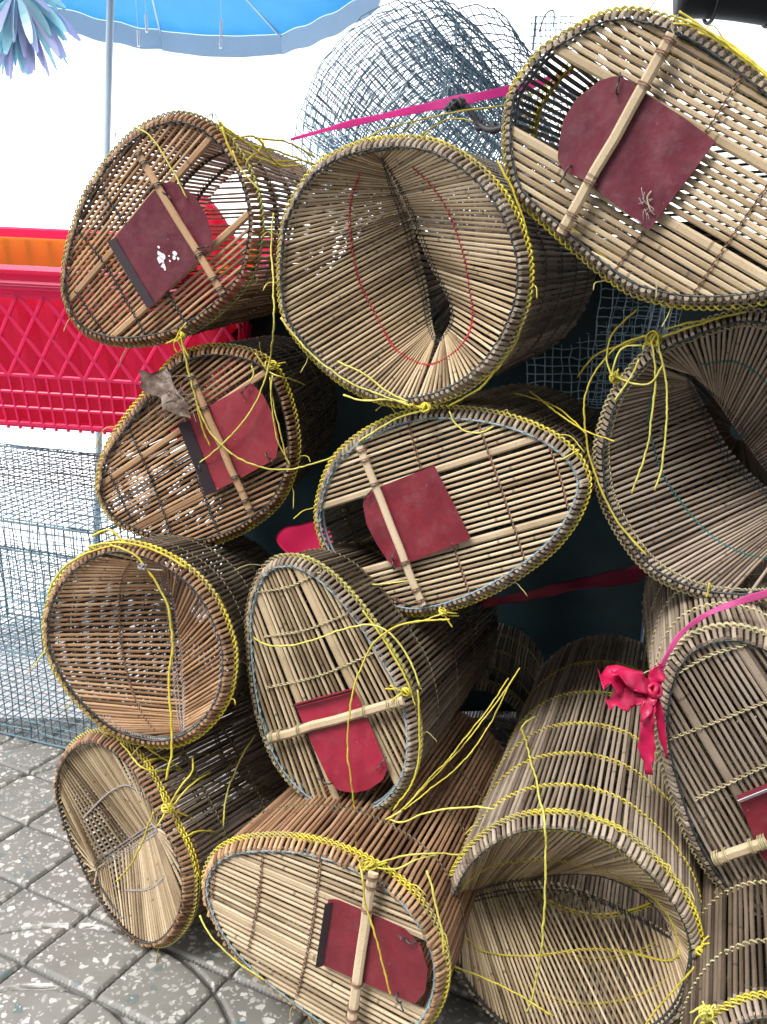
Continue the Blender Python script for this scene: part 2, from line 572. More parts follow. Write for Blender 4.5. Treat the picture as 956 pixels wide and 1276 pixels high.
class Trap:
    def __init__(self, label, outline, Z, vp, L=0.5, taper=0.92, gap=0.0080, centre=None,
                 side=B_GREY, face=None, cordm=C_RIM, hoop=W_BLACK, band=C_OLIVE, rim=None, far='cone', bands=(.2, .42, .64, .86)):
        O = np.asarray(outline, float)
        c = np.array(centre) if centre else (O.min(0) + O.max(0)) / 2
        self.Z, self.L, self.taper = Z, L, taper
        self.P0 = at(c[0], c[1], Z)
        self.ax = unit(ray(*vp))
        self.u = unit(np.cross(self.ax, [0, 0, 1.0]))
        self.v = np.cross(self.u, self.ax)
        px = catmull(O, 10, True)
        P2 = np.array([self.flat(x, y, 0.0) for x, y in px])
        n = int(round(length(P2, True) / gap / 2) * 2)
        P2 = resample(P2, n, True)
        area = 0.5 * np.sum(P2[:, 0] * np.roll(P2[:, 1], -1) - np.roll(P2[:, 0], -1) * P2[:, 1])
        if area < 0:
            P2 = P2[::-1]
        self.p2, self.n, self.gap = P2, n, gap
        T = unit(np.roll(P2, -1, 0) - np.roll(P2, 1, 0))
        self.t2 = T
        self.n2 = np.stack([T[:, 1], -T[:, 0]], 1)
        self.c2 = P2.mean(0)
        self.rad = np.linalg.norm(P2 - self.c2, axis=1).mean()
        ang = np.arctan2(P2[:, 1] - self.c2[1], P2[:, 0] - self.c2[0])
        self.back2 = self.c2 + .5 * (P2 - self.c2) + .5 * self.rad * np.stack([np.cos(ang), np.sin(ang)], 1)
        low = self.P0 + self.u * 0
        rim3 = np.array([self.p3(p, 0) for p in P2])
        base = rim3[np.argmin(rim3[:, 2])]
        self.root = empty('fish_trap', base)
        tag(self.root, label, 'fish trap', GROUP)
        self.zmin = min(rim3[:, 2].min(), min(self.p3(p, L)[2] for p in self.section(L)))
        self.mat_side, self.mat_face = side, face or side
        self.mat_rim = rim or (B_BROWN if face is B_ORANGE else B_GREY)
        self.cordm, self.hoopm, self.bandm = cordm, hoop, band
        self.far = far
        self.body(bands)

    def flat(self, x, y, d):
        r = ray(x, y)
        o = self.P0 + self.ax * d
        h = CAM + r * (((o - CAM) @ self.ax) / (r @ self.ax)) - o
        return np.array([h @ self.u, h @ self.v])

    def p3(self, p, d):
        p = np.asarray(p)
        d = np.asarray(d)
        return self.P0 + p[..., :1] * self.u + p[..., 1:2] * self.v + d[..., None] * self.ax

    def on(self, x, y, d):
        return self.p3(self.flat(x, y, d), d)

    def dir3(self, q):
        q = np.asarray(q)
        return q[..., :1] * self.u + q[..., 1:2] * self.v

    def section(self, d, inset=0.0):
        f = min(max(d / self.L, 0), 1)
        s = 1 - (1 - self.taper) * f
        b = self.c2 + ((1 - f) * self.p2 + f * self.back2 - self.c2) * s
        return b - self.n2 * inset

    def loop(self, d, inset):
        return self.p3(self.section(d, inset), d)

    def body(self, bands):
        L, n = self.L, self.n
        N3, T3 = self.dir3(self.n2), self.dir3(self.t2)
        mb, rm = MB(), MB()
        ds = [(-.0042, .0105), (.003, .0058), (.011, .0028), (.024, .0022)] + [(L * f, .0022) for f in (.1, .3, .5, .75, 1)]
        secs = [self.loop(d, i) for d, i in ds]
        for i in range(n):
            jit = RNG.normal(0, .0003)
            sw = RNG.normal(0, .0006, len(ds))
            sw[:4] *= .4
            P = np.array([s[i] for s in secs]) + T3[i] * (jit + sw)[:, None] + N3[i] * RNG.normal(0, .0004)
            P[0] -= self.ax * abs(RNG.normal(0, .002))
            w, tn = self.gap * RNG.uniform(.52, .62), RNG.random()
            rm.slat(P[:4], T3[i], N3[i], w, .0042, tn)
            mb.slat(P[3:], T3[i], N3[i], w, .0036, tn)  # split from the rim so side materials can carry painted shade
        mb.build('side_wall', self.mat_side, self.root)
        rm.build('rim_strips', self.mat_rim, self.root)
        # lashing that holds the strips at the mouth
        lb = MB()
        for d, i in ((.0100, .0002), (.0150, .0004)):
            lb.twist(self.loop(d, i), N3, self.gap, .0012, .0029, .0009, True)
        self.lash = lb.build('rim_lashing', self.cordm, self.root, True)
        hb = MB()
        hb.tube(self.loop(-.0036, .0138), .0013, 6, True)
        hb.tube(self.loop(.007, .0150), .0020, 6, True)
        # thin wire wound round the hoop
        hp = resample(self.loop(-.0036, .0138), n * 6, True)
        ph = np.linspace(0, 2 * math.pi * (n // 2), n * 6, endpoint=False)
        nn = np.repeat(N3, 6, 0)
        hb.tube(hp + nn * (.0019 * np.cos(ph))[:, None] + self.ax * (.0019 * np.sin(ph))[:, None], .0006, 4, True)
        hb.build('mouth_hoop', self.hoopm, self.root, True)
        for f in bands:
            tb = MB()
            tb.twist(self.loop(L * f, 0.0022), N3, self.gap, .0012, .003, .0012, True, 4)
            tb.tube(self.loop(L * f + .004, .0062), .0022, 5, True)
            tb.build('side_band', self.bandm, self.root, True)
        # far end: plain strips (for a trap whose mouth faces us) or a short cone
        eb = MB()
        S = self.section(L)
        if self.far == 'panel':
            dr = unit(np.array([1.0, .06]))
            nr = np.array([-dr[1], dr[0]])
            h = S @ nr
            for y in np.arange(h.min() + .006, h.max() - .004, self.gap * 1.15):
                a = h - y
                k = [i for i in range(n) if (a[i] < 0) != (a[(i + 1) % n] < 0)]
                if len(k) < 2:
                    continue
                q = np.array([S[k[0]], S[k[1]]])
                eb.slat(self.p3(q, np.full(2, L - .003)), self.dir3(nr), -self.ax, self.gap * .5, .003, RNG.random())
            eb.build('far_panel', self.mat_side, self.root)
            return
        for i in range(0, n, 2):
            q = S[i]
            m = self.c2 + (q - self.c2) * .12
            a, b = self.p3(q, L - .002), self.p3(m, L - .12)
            eb.slat(np.array([a, b]), T3[i], N3[i], np.array([self.gap * 1.1, self.gap * .5]), .003, RNG.random())
        eb.build('far_cone', self.mat_side, self.root)

    # ------------------------------------------------ closed end with a trap door
    def panel(self, rail1, rail2, lip, door, bar, twines, door_mat=DOOR_RED, lip_mat=None, barw=.0115,
              slat_w=.54, twm=C_BROWN, lipw=.010, door_d=-.012, wires=()):
        R1 = np.array([self.flat(x, y, 0) for x, y in rail1])
        R2 = np.array([self.flat(x, y, 0) for x, y in rail2])
        D2 = np.array([self.flat(x, y, door_d) for x, y in door])
        Lp = np.array([self.flat(x, y, door_d) for x, y in lip])
        e1, e2 = unit(R1[-1] - R1[0]), unit(R2[-1] - R2[0])
        if e1 @ e2 < 0:
            e2 = -e2
        e = unit(e1 + e2)
        nrm = np.array([-e[1], e[0]])
        s1, s2 = R1.mean(0) @ nrm, R2.mean(0) @ nrm
        if s1 > s2:
            s1, s2 = s2, s1
            R1, R2, e1, e2 = R2, R1, e2, e1
        poly = self.section(0, .0124)
        keep = np.sign((D2.mean(0) - Lp.mean(0)) @ e)      # door side of the lip
        lo, hi = (poly @ nrm).min(), (poly @ nrm).max()

        def chord(p, dr):
            nn = np.array([-dr[1], dr[0]])
            a = (poly - p) @ nn
            ts = []
            for i in range(len(poly)):
                j = (i + 1) % len(poly)
                if (a[i] < 0) != (a[j] < 0):
                    k = a[i] / (a[i] - a[j])
                    ts.append((poly[i] + (poly[j] - poly[i]) * k - p) @ dr)
            return (min(ts), max(ts)) if len(ts) >= 2 else None
        mb = MB()
        out = -self.ax
        g = self.gap * .95
        s = lo + g * .6
        while s < hi - g * .3:
            w = slat_w * g * RNG.uniform(.94, 1.06)
            f = np.clip((s - s1) / (s2 - s1), -.6, 1.6)
            dr = unit(e1 * (1 - f) + e2 * f)
            mid = R1.mean(0) * (1 - f) + R2.mean(0) * f
            base = mid + nrm * (s - mid @ nrm)
            if min(abs(s - s1), abs(s - s2)) < g * .85:
                s += g
                continue
            c = chord(base, dr)
            if c is None:
                s += g
                continue
            t0, t1 = c
            if s1 < s < s2:
                lt = (Lp.mean(0) - base) @ dr
                # where the strip meets the lip line
                ld = unit(Lp[1] - Lp[0])
                ln = np.array([-ld[1], ld[0]])
                if abs(dr @ ln) > .2:
                    lt = ((Lp[0] - base) @ ln) / (dr @ ln)
                if keep > 0:
                    t1 = min(t1, lt + .006)
                else:
                    t0 = max(t0, lt - .006)
            if t1 - t0 > .012:
                ts = np.linspace(t0, t1, 5)
                P2 = base + dr * ts[:, None] + nrm * RNG.normal(0, .00025, 5)[:, None]
                mb.slat(self.p3(P2, np.full(5, .0008 + RNG.normal(0, .0005))), self.dir3(nrm), out, w, .0034, RNG.random())
            s += g
        pn = mb.build('end_panel', self.mat_face, self.root)
        for R, er in ((R1, e1), (R2, e2)):
            rb = MB()
            p = R.mean(0)
            c = chord(p, er)
            ts = np.linspace(c[0], c[1], 6)
            rb.slat(self.p3(p + er * ts[:, None], np.full(6, .0016)), self.dir3(np.array([-er[1], er[0]])), out, g * 1.4, .005, RNG.uniform(.4, .8))
            rb.build('door_rail', self.mat_face, self.root)
        # door
        db = MB()
        dp = resample(D2, 90, True)
        db.prism(self.p3(dp, np.full(len(dp), door_d)), self.ax * .0012)
        dr_ = db.build('trap_door', door_mat, self.root)
        if lip_mat:
            lb = MB()
            ld = unit(Lp[1] - Lp[0])
            mdir = unit(D2.mean(0) - Lp.mean(0))
            mdir = unit(mdir - ld * (mdir @ ld))
            q = [Lp[0], Lp[1], Lp[1] + mdir * lipw, Lp[0] + mdir * lipw]
            P = np.array([self.p3(q[0], np.float64(door_d - .009)), self.p3(q[1], np.float64(door_d - .009)),
                          self.p3(q[2], np.float64(door_d - .0012)), self.p3(q[3], np.float64(door_d - .0012))])
            lb.prism(P, out * .0014)
            lb.build('flange', lip_mat, dr_)
        for (x, y) in wires:
            wb = MB()
            c = self.on(x, y, door_d - .003)
            dd = unit(self.dir3(RNG.normal(0, 1, 2)))
            a = np.linspace(0, math.pi * 1.5, 9)
            wb.tube(c + dd * (.006 * np.cos(a))[:, None] - self.ax * (.006 * np.sin(a))[:, None], .0012, 5)
            wb.tube(np.array([c + dd * .006, c + dd * .011 - self.ax * .004, c + dd * .016 - self.ax * .003]), .0011, 5)
            wb.build('hinge_wire', W_BLACK, dr_, True)
        # cross bar over the door, tied to the strips
        bb = MB()
        a, b = self.flat(*bar[0], door_d - .006), self.flat(*bar[1], door_d - .006)
        be = unit(b - a)
        bn = np.array([-be[1], be[0]])
        ts = np.linspace(0, 1, 7)[:, None]
        bp = a + (b - a) * ts + bn * RNG.normal(0, .0006, 7)[:, None]
        bb.slat(self.p3(bp, np.full(7, door_d - .0065)), self.dir3(bn), out, barw, .0062, .8)
        brr = bb.build('cross_bar', self.mat_face if self.mat_face is not B_GREY else B_TAN, self.root)
        for f in (.03, .09, .24, .73, .9, .97):
            kb = MB()
            c = a + (b - a) * f
            th = np.linspace(0, 2 * math.pi, 14, endpoint=False)
            for o in (-.0015, .0012):
                ring = self.p3(c + be * (o + .001 * np.sin(th))[:, None] + bn * (barw * .62 * np.cos(th))[:, None], door_d - .004 + .0085 * np.sin(th))
                kb.tube(ring, .0009, 4, True)
            kb.build('bar_tie', twm, brr, True)
        for tw in twines:
            tb = MB()
            P = catmull([self.on(x, y, -.0008) for x, y in tw], 8)
            N = np.broadcast_to(out, P.shape)
            tb.twist(P, N, g, .00095, .0031, .0012, False, 5)
            tb.build('panel_twine', twm, self.root, True)

    # ------------------------------------------------ mouth with an inward funnel
    def funnel(self, t1, t2, lip_a, lip_b, via, map_a=None, map_b=None, rows=(), w=.52, mat=None, lipm=C_DARK, thin=.0007):
        """both lips run from slit end 1 to slit end 2; lip_a belongs to the half of the rim that passes `via`;
        map_a / map_b say which share of the rim meets which share of the lip"""
        n = self.n
        rim = self.section(0.0, .0122)
        near = lambda q: int(np.argmin(np.linalg.norm(self.p2 - self.flat(*q, 0), axis=1)))
        i1, i2, iv = near(t1), near(t2), near(via)
        A = np.array([self.on(*q) for q in lip_a])
        Bq = np.array([self.on(*q) for q in lip_b])
        na, nb = (i2 - i1) % n, (i1 - i2) % n
        if (iv - i1) % n > na:
            A, Bq, map_a, map_b = Bq, A, map_b, map_a
        def place(P, m, cnt):
            P = catmull(P, 12)
            s_ = np.r_[0, np.cumsum(np.linalg.norm(np.diff(P, axis=0), axis=1))]
            t = np.linspace(0, 1, cnt, endpoint=False)
            if m:
                t = np.interp(t, [q[0] for q in m], [q[1] for q in m])
                k = np.ones(5) / 5
                t = np.convolve(np.pad(t, 2, 'edge'), k, 'valid')
            return np.stack([np.interp(t * s_[-1], s_, P[:, c]) for c in range(3)], 1)
        la, lb = place(A, map_a, na), place(Bq, map_b, nb)[::-1]
        lipP = np.zeros((n, 3))
        for j in range(na):
            lipP[(i1 + j) % n] = la[j]
        for j in range(nb):
            lipP[(i2 + 1 + j) % n] = lb[j]
        lipP[i2 % n] = A[-1]
        rimP = self.p3(rim, np.full(n, .002))
        W0 = np.roll(rimP, -1, 0) - np.roll(rimP, 1, 0)
        W1 = np.roll(lipP, -1, 0) - np.roll(lipP, 1, 0)
        sp = np.linalg.norm(W1, axis=1) / 2
        mb = MB()
        for i in range(n):
            d = unit(lipP[i] - rimP[i])
            w0 = unit(W0[i] - d * (W0[i] @ d))
            w1 = W1[i] - d * (W1[i] @ d)
            w1 = unit(w1) if np.linalg.norm(w1) > 1e-4 else w0
            if w1 @ w0 < 0:
                w1 = w0
            if sp[i] < thin and i % 3:
                continue
            e = np.clip(sp[i] * .62, .002, self.gap * w)
            f = np.array([0, .33, .66, 1.02])[:, None]
            P = rimP[i] * (1 - f) + lipP[i] * f + w0 * RNG.normal(0, .0004, 4)[:, None]
            Wd = unit(w0 * (1 - f) + w1 * f)
            Od = unit(np.cross(Wd, d))
            if Od[0] @ self.ax > 0:
                Od = -Od
            mb.slat(P, Wd, Od, np.array([self.gap * w, self.gap * w * .8 + e * .2, self.gap * w * .4 + e * .6, e]), .003, RNG.random())
        fn = mb.build('funnel', mat or self.mat_face, self.root)
        full = np.vstack([lipP, lipP[:1]])
        lbm = MB()
        nn = unit(rimP - lipP)
        for f0 in (.985, .955):
            Q = rimP * (1 - f0) + lipP * f0
            lbm.twist(Q, np.cross(unit(np.roll(Q, -1, 0) - np.roll(Q, 1, 0) + 1e-9), nn), .006, .0008, .0022, .001, True, 4)
        lbm.build('slit_binding', lipm, fn, True)
        for f0, m, lo, hi in rows:
            rb = MB()
            k0, k1 = int(lo * n), int(hi * n)
            ii = [(i1 + j) % n for j in range(k0, k1 + 1)]
            Q = rimP[ii] * (1 - f0) + lipP[ii] * f0
            d = unit(lipP[ii] - rimP[ii])
            N = unit(np.cross(np.gradient(Q, axis=0), d))
            rb.twist(Q, N, self.gap * .6, .001, .0026, .0012, False, 5)
            rb.build('funnel_twine', m, fn, True)

    def cords(self, lst, mat=C_BRIGHT, name='loose_cord', r=.0012, d=-.016):
        for item in lst:
            mb = MB()
            pts = item
            P = catmull([self.on(q[0], q[1], q[2] if len(q) > 2 else d) for q in pts], 10)
            strand(mb, P, r)
            mb.build(name, mat, self.root, True)

def strand(mb, P, r):
    """frayed flat twine: one soft tube that changes thickness, with a little wander"""
    n = max(int(length(P) / .004), 8)
    Q = resample(P, n)
    wob = np.cumsum(RNG.normal(0, .00035, (n, 3)), 0)
    wob -= np.linspace(0, 1, n)[:, None] * wob[-1]
    mb.tube(Q + wob, r * RNG.uniform(.8, 1.15, n), 5, tone=RNG.random())

def knot(trap, x, y, d=-.004, r=.007, mat=C_YEL):
    mb = MB()
    c = trap.on(x, y, d)
    for k in range(5):
        a = np.linspace(0, 2 * math.pi, 13)
        b1, b2 = unit(RNG.normal(0, 1, 3)), None
        b2 = unit(np.cross(b1, RNG.normal(0, 1, 3)))
        mb.tube(c + r * RNG.uniform(.6, 1) * (np.cos(a)[:, None] * b1 + np.sin(a)[:, None] * b2), .0014, 5)
    for k in range(3):
        e = unit(RNG.normal(0, 1, 3) - trap.ax * .6)
        mb.tube(catmull([c, c + e * .012, c + e * .022 + RNG.normal(0, .004, 3)], 5), .0012, 5)
    mb.build('cord_knot', mat, trap.root, True)

T = {}
# top left, closed end towards us
T['A'] = A = Trap('fish trap at top of the left stack, dull red door with white paint flecks',
    [(213,139),(252,147),(284,172),(309,212),(323,262),(321,305),(309,348),(280,383),(231,417),(177,431),(131,429),(96,412),(76,376),(74,333),(85,284),(103,237),(131,195),(167,159)],
    1.33, (745, 300), L=.46, far='panel', side=B_BROWN, face=B_ORANGE, cordm=C_OLIVE, hoop=W_BLACK, band=C_DIM)
A.panel([(262,172),(100,358)], [(310,266),(140,420)], [(138,301),(187,383)],
    [(138,301),(165,270),(185,245),(201,229),(212,226),(226,231),(244,246),(258,270),(265,296),(263,312),(243,330),(215,355),(187,383)],
    [(170,188),(277,366)], [[(118,225),(160,283)], [(98,288),(135,335),(185,424)], [(94,362),(112,388),(135,424)], [(208,362),(238,412)]],
    DOOR_DULL, LIP_DARK, twm=C_DARK, barw=.010, wires=[(205,240),(249,309)])
# large one, upper right, near us
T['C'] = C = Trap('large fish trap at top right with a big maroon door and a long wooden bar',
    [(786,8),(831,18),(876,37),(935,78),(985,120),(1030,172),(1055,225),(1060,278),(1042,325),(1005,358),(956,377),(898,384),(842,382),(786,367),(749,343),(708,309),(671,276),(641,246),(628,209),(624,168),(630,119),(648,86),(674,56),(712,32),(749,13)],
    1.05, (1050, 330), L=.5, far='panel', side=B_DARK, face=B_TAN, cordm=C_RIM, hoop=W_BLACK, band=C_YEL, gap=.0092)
C.panel([(693,60),(760,99),(883,166),(956,209)], [(641,158),(723,222),(823,276),(956,340)], [(809,287),(892,176)],
    [(892,176),(809,287),(728,225),(702,213),(695,200),(696,180),(702,149),(719,122),(745,102),(766,94),(786,101),(809,119),(853,147)],
    [(838,42),(700,291)], [[(931,82),(905,126),(879,166)], [(1000,160),(956,232),(905,305),(861,371)], [(803,287),(764,339)]],
    DOOR_DULL, None, twm=C_BROWN, barw=.0125, slat_w=.78, wires=[(770,110),(708,212)])
# middle left with a crossed yellow twine
T['D'] = D = Trap('fish trap in the left stack with rosy door, dry leaf and crossed yellow twine',
    [(271,430),(313,437),(342,456),(361,495),(371,545),(368,584),(352,623),(328,648),(292,670),(253,682),(214,680),(175,670),(139,652),(120,623),(118,595),(128,559),(153,520),(182,485),(210,449),(239,435)],
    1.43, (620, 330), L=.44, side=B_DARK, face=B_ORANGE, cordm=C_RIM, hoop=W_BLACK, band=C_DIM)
D.panel([(139,595),(328,466)], [(165,660),(358,562)], [(224,527),(259,616)],
    [(224,527),(262,505),(300,484),(313,477),(328,492),(342,520),(348,549),(344,571),(300,596),(262,615)],
    [(236,466),(313,641)], [[(160,531),(190,600),(217,673)], [(137,590),(165,650)], [(246,595),(274,668)]],
    DOOR_HAZED, LIP_DARK, twm=C_DARK, barw=.0105, lipw=.016, wires=[(304,486),(334,568),(250,583)])
# centre
T['E'] = Ee = Trap('fish trap in the middle of the heap, wide oval end of pale strips, red door',
    [(552,508),(614,514),(673,533),(715,562),(734,600),(723,642),(694,683),(652,717),(606,744),(556,763),(514,769),(476,759),(434,734),(405,696),(390,654),(393,616),(409,575),(439,545),(480,522),(514,512)],
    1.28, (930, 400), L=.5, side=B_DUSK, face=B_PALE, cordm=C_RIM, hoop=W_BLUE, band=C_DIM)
Ee.panel([(407,631),(464,612),(543,583),(681,543)], [(436,717),(485,702),(589,675),(702,644)], [(541,580),(587,671)],
    [(541,580),(587,671),(510,701),(495,708),(484,700),(470,679),(457,654),(452,629),(456,616),(480,604)],
    [(448,556),(526,755)], [[(508,525),(524,583)], [(594,522),(625,610),(656,704)], [(680,545),(697,590),(708,634)], [(566,681),(587,745)], [(470,738),(508,752)]],
    DOOR_RED, None, twm=C_BROWN, barw=.0105, wires=[(457,618),(491,704)])
# lower centre, standing egg
T['H'] = Hh = Trap('fish trap standing tall in lower middle, bright red door under a pale bar',
    [(352,693),(379,697),(414,720),(453,764),(483,811),(507,853),(520,908),(518,954),(503,989),(476,1014),(445,1024),(406,1016),(371,993),(344,962),(325,923),(311,869),(304,807),(304,761),(317,718),(333,699)],
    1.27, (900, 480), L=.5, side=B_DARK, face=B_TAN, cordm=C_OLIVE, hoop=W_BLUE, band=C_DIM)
Hh.panel([(321,741),(371,871),(422,1006)], [(364,697),(437,853),(499,985)], [(367,877),(441,857)],
    [(367,877),(441,857),(462,905),(483,957),(477,972),(460,984),(441,988),(422,985),(410,973),(390,930)],
    [(335,920),(503,874)], [[(323,737),(360,731),(400,712)], [(330,793),(380,785),(435,764)], [(332,857),(400,841),(466,813)]],
    DOOR_BRIGHT, LIP_DARK, twm=C_STRAW, barw=.0125, lipw=.004, wires=[(408,974),(478,948)])
# bottom
T['J'] = J = Trap('fish trap lying at the bottom, pale strips with a sunken dark red door',
    [(329,1046),(376,1049),(420,1060),(457,1077),(494,1101),(523,1130),(546,1169),(556,1209),(551,1249),(533,1282),(500,1302),(455,1304),(415,1292),(388,1275),(351,1248),(311,1215),(278,1178),(256,1138),(248,1101),(259,1070),(285,1052)],
    1.187, (900, 430), L=.5, side=B_BROWN, face=B_PALE, rim=B_ORANGE, cordm=C_RIM, hoop=W_BLUE, band=C_DIM)
J.panel([(300,1072),(410,1119),(470,1143)], [(267,1130),(398,1196),(442,1220)], [(409,1121),(397,1200)],
    [(409,1121),(420,1121),(465,1140),(505,1158),(525,1180),(533,1208),(530,1236),(517,1251),(490,1240),(440,1219),(397,1200)],
    [(464,1087),(437,1275)], [[(327,1064),(322,1120),(309,1184)], [(400,1070),(388,1160),(370,1241)], [(268,1074),(264,1120)]],
    DOOR_RED, LIP_DARK, twm=C_BROWN, barw=.0125, lipw=.007, wires=[(512,1172),(497,1243)])
# right edge
T['L'] = Lr = Trap('fish trap cut off at right edge, grey strips, white edged door, pink ribbon',
    [(907,783),(938,788),(968,800),(1000,830),(1035,890),(1060,960),(1070,1030),(1062,1092),(1035,1132),(992,1150),(956,1149),(935,1141),(907,1121),(881,1092),(855,1047),(838,999),(822,942),(817,894),(824,846),(842,811),(872,790)],
    1.12, (770, 286), L=.5, side=B_GREY, face=B_GREY, cordm=C_STRAW, hoop=W_BLACK, band=C_STRAW)
Lr.panel([(832,843),(910,973),(960,1060)], [(913,794),(956,857),(1030,975)], [(918,992),(990,963)],
    [(918,992),(990,963),(1015,1010),(1022,1060),(1003,1088),(975,1092),(950,1068)],
    [(890,1072),(956,1049),(1050,1014)], [[(834,845),(881,818),(930,803)], [(827,923),(890,900),(956,874),(1030,850)], [(866,996),(910,975),(956,953),(1050,915)]],
    DOOR_RED, LIP_WHITE, twm=C_STRAW, barw=.014, lipw=.008)

# open mouths
T['B'] = Bt = Trap('fish trap at top centre with open round mouth and red twine in its funnel',
    [(497,169),(551,178),(605,215),(639,261),(658,316),(658,366),(643,412),(614,458),(572,491),(518,508),(467,502),(421,479),(379,441),(350,399),(342,349),(346,286),(363,240),(396,199),(446,176)],
    1.21, (1020, 315), L=.47, side=B_GREY, face=B_TAN, cordm=C_RIM, hoop=W_BLACK, band=C_DIM)
Bt.funnel((474,170), (516,508),
    [(474,192,.02), (490,232,.05), (509,275,.085), (520,320,.11), (530,360,.12), (535,395,.12), (542,424,.10)],
    [(474,192,.02), (497,235,.05), (517,280,.085), (540,335,.105), (560,372,.11), (563,400,.11), (550,425,.10)],
    (346,349), [(0,0),(.5,.38),(.81,.9),(1,1)], [(0,0),(.38,.3),(.5,.5),(.58,.6),(.75,.93),(1,1)],
    rows=[(.55, C_RED, .09, .93)])
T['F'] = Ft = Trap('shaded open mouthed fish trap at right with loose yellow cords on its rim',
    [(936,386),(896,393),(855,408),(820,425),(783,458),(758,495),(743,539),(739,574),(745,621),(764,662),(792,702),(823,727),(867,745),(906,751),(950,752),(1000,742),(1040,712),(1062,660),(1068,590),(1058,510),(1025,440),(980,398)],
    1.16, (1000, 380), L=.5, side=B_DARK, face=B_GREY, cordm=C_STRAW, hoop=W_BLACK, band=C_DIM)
Ft.funnel((800,440), (1052,690),
    [(858,472,.06), (880,515,.11), (905,560,.15), (945,603,.16), (1010,650,.10)],
    [(868,466,.06), (898,503,.11), (930,548,.14), (962,592,.15), (1010,650,.10)],
    (743,560), [(0,0),(.12,.03),(.2,.12),(.256,.25),(.336,.43),(.41,.6),(.5,.75),(.56,.85),(.7,.95),(1,1)],
    [(0,0),(.12,.18),(.21,.22),(.29,.27),(.37,.35),(.5,.5),(.65,.62),(.8,.78),(1,1)],
    rows=[(.45, C_GREEN, .05, .95), (.05, C_STRAW, 0, .999)])
T['G'] = G = Trap('brown open mouthed fish trap in the left stack, one yellow cord hanging across',
    [(155,675),(193,685),(231,707),(259,735),(281,776),(291,817),(286,864),(268,898),(240,923),(206,934),(171,930),(137,917),(102,889),(74,855),(55,817),(50,782),(58,742),(80,708),(108,686),(132,677)],
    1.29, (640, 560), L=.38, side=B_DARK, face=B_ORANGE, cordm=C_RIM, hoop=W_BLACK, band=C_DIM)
G.funnel((195,685), (228,929),
    [(201,704,.02), (212,745,.07), (219,800,.10), (224,860,.09), (229,917,.02)],
    [(203,704,.02), (216,745,.07), (224,800,.10), (228,860,.09), (230,917,.02)],
    (50,790), [(0,0),(.19,.0),(.27,.05),(.355,.2),(.44,.38),(.52,.54),(.61,.71),(.70,.86),(.8,.96),(1,1)],
    [(0,0),(.2,.38),(.33,.5),(.43,.58),(.55,.7),(.68,.84),(.8,.95),(1,1)],
    rows=[(.55, C_BROWN, .12, .5), (.08, C_GREY, .45, .98)], lipm=C_GREY, thin=.0014)
T['I'] = I = Trap('amber fish trap on the paving at lower left, seen from an angle',
    [(117,913),(144,925),(171,950),(194,990),(214,1031),(231,1067),(238,1101),(234,1141),(217,1171),(194,1184),(167,1175),(140,1148),(120,1118),(100,1081),(80,1034),(68,990),(70,954),(87,925)],
    1.386, (1380, 345), L=.38, side=B_DARK, face=B_ORANGE, cordm=C_RIM, hoop=W_BLACK, band=C_DIM)
I.funnel((97,1075), (216,1035),
    [(117,1082,.01), (140,1066,.05), (168,1047,.06), (195,1030,.01)],
    [(119,1084,.01), (142,1068,.05), (170,1049,.06), (196,1032,.01)],
    (75,940), [(0,0),(.26,.02),(.36,.25),(.45,.5),(.54,.75),(.63,.95),(1,1)],
    [(0,0),(.15,.02),(.26,.12),(.38,.35),(.5,.6),(.62,.8),(.72,.95),(1,1)],
    rows=[(.5, C_GREY, .15, .32), (.5, C_GREY, .6, .85)], lipm=C_GREY, mat=B_TAN, w=.40, thin=.0018)
T['K'] = K = Trap('open mouthed fish trap at bottom centre with bright yellow bands along its side',
    [(681,1018),(718,1021),(764,1036),(801,1062),(839,1101),(865,1143),(876,1188),(870,1229),(854,1265),(825,1293),(780,1312),(720,1318),(660,1302),(613,1272),(579,1233),(560,1199),(551,1161),(553,1116),(571,1075),(605,1041),(643,1023)],
    1.177, (880, 290), L=.62, taper=.9, side=B_GREY, face=B_TAN, cordm=C_RIM, hoop=W_BLACK, band=C_YEL, bands=(.13, .27, .42, .6, .8))
K.funnel((553,1122), (869,1220),
    [(570,1120,.02), (600,1107,.10), (650,1096,.14), (705,1088,.16), (750,1091,.16), (795,1110,.14), (824,1138,.10), (838,1166,.05)],
    [(570,1122,.02), (600,1113,.10), (645,1104,.16), (692,1102,.19), (745,1118,.20), (788,1138,.17), (820,1156,.11), (838,1168,.05)],
    (681,1018), [(0,0),(.40,.23),(.49,.37),(.6,.45),(.7,.58),(.79,.76),(.88,.9),(1,1)],
    [(0,0),(.245,.02),(.38,.07),(.476,.2),(.70,.41),(.83,.6),(.93,.9),(1,1)],
    rows=[(.55, C_YEL, .02, .98), (.06, C_YEL, .55, .97)], mat=B_TAN, w=.43)
T['M'] = M = Trap('fish trap poking out below the right edge one, only a yellow lashed top showing',
    [(960,1250),(1010,1258),(1060,1285),(1095,1330),(1105,1385),(1090,1440),(1050,1490),(1000,1518),(950,1520),(900,1500),(862,1460),(845,1400),(850,1340),(880,1285),(918,1258)],
    0.98, (900, 286), L=.5, side=B_DARK, face=B_TAN, cordm=C_RIM, hoop=W_BLACK, band=C_STRAW)
M.funnel((848,1380), (1104,1385),
    [(880,1385,.03), (930,1360,.15), (990,1350,.17), (1040,1360,.12), (1075,1385,.03)],
    [(880,1385,.03), (930,1385,.15), (990,1380,.17), (1040,1385,.12), (1075,1385,.03)], (960,1250))
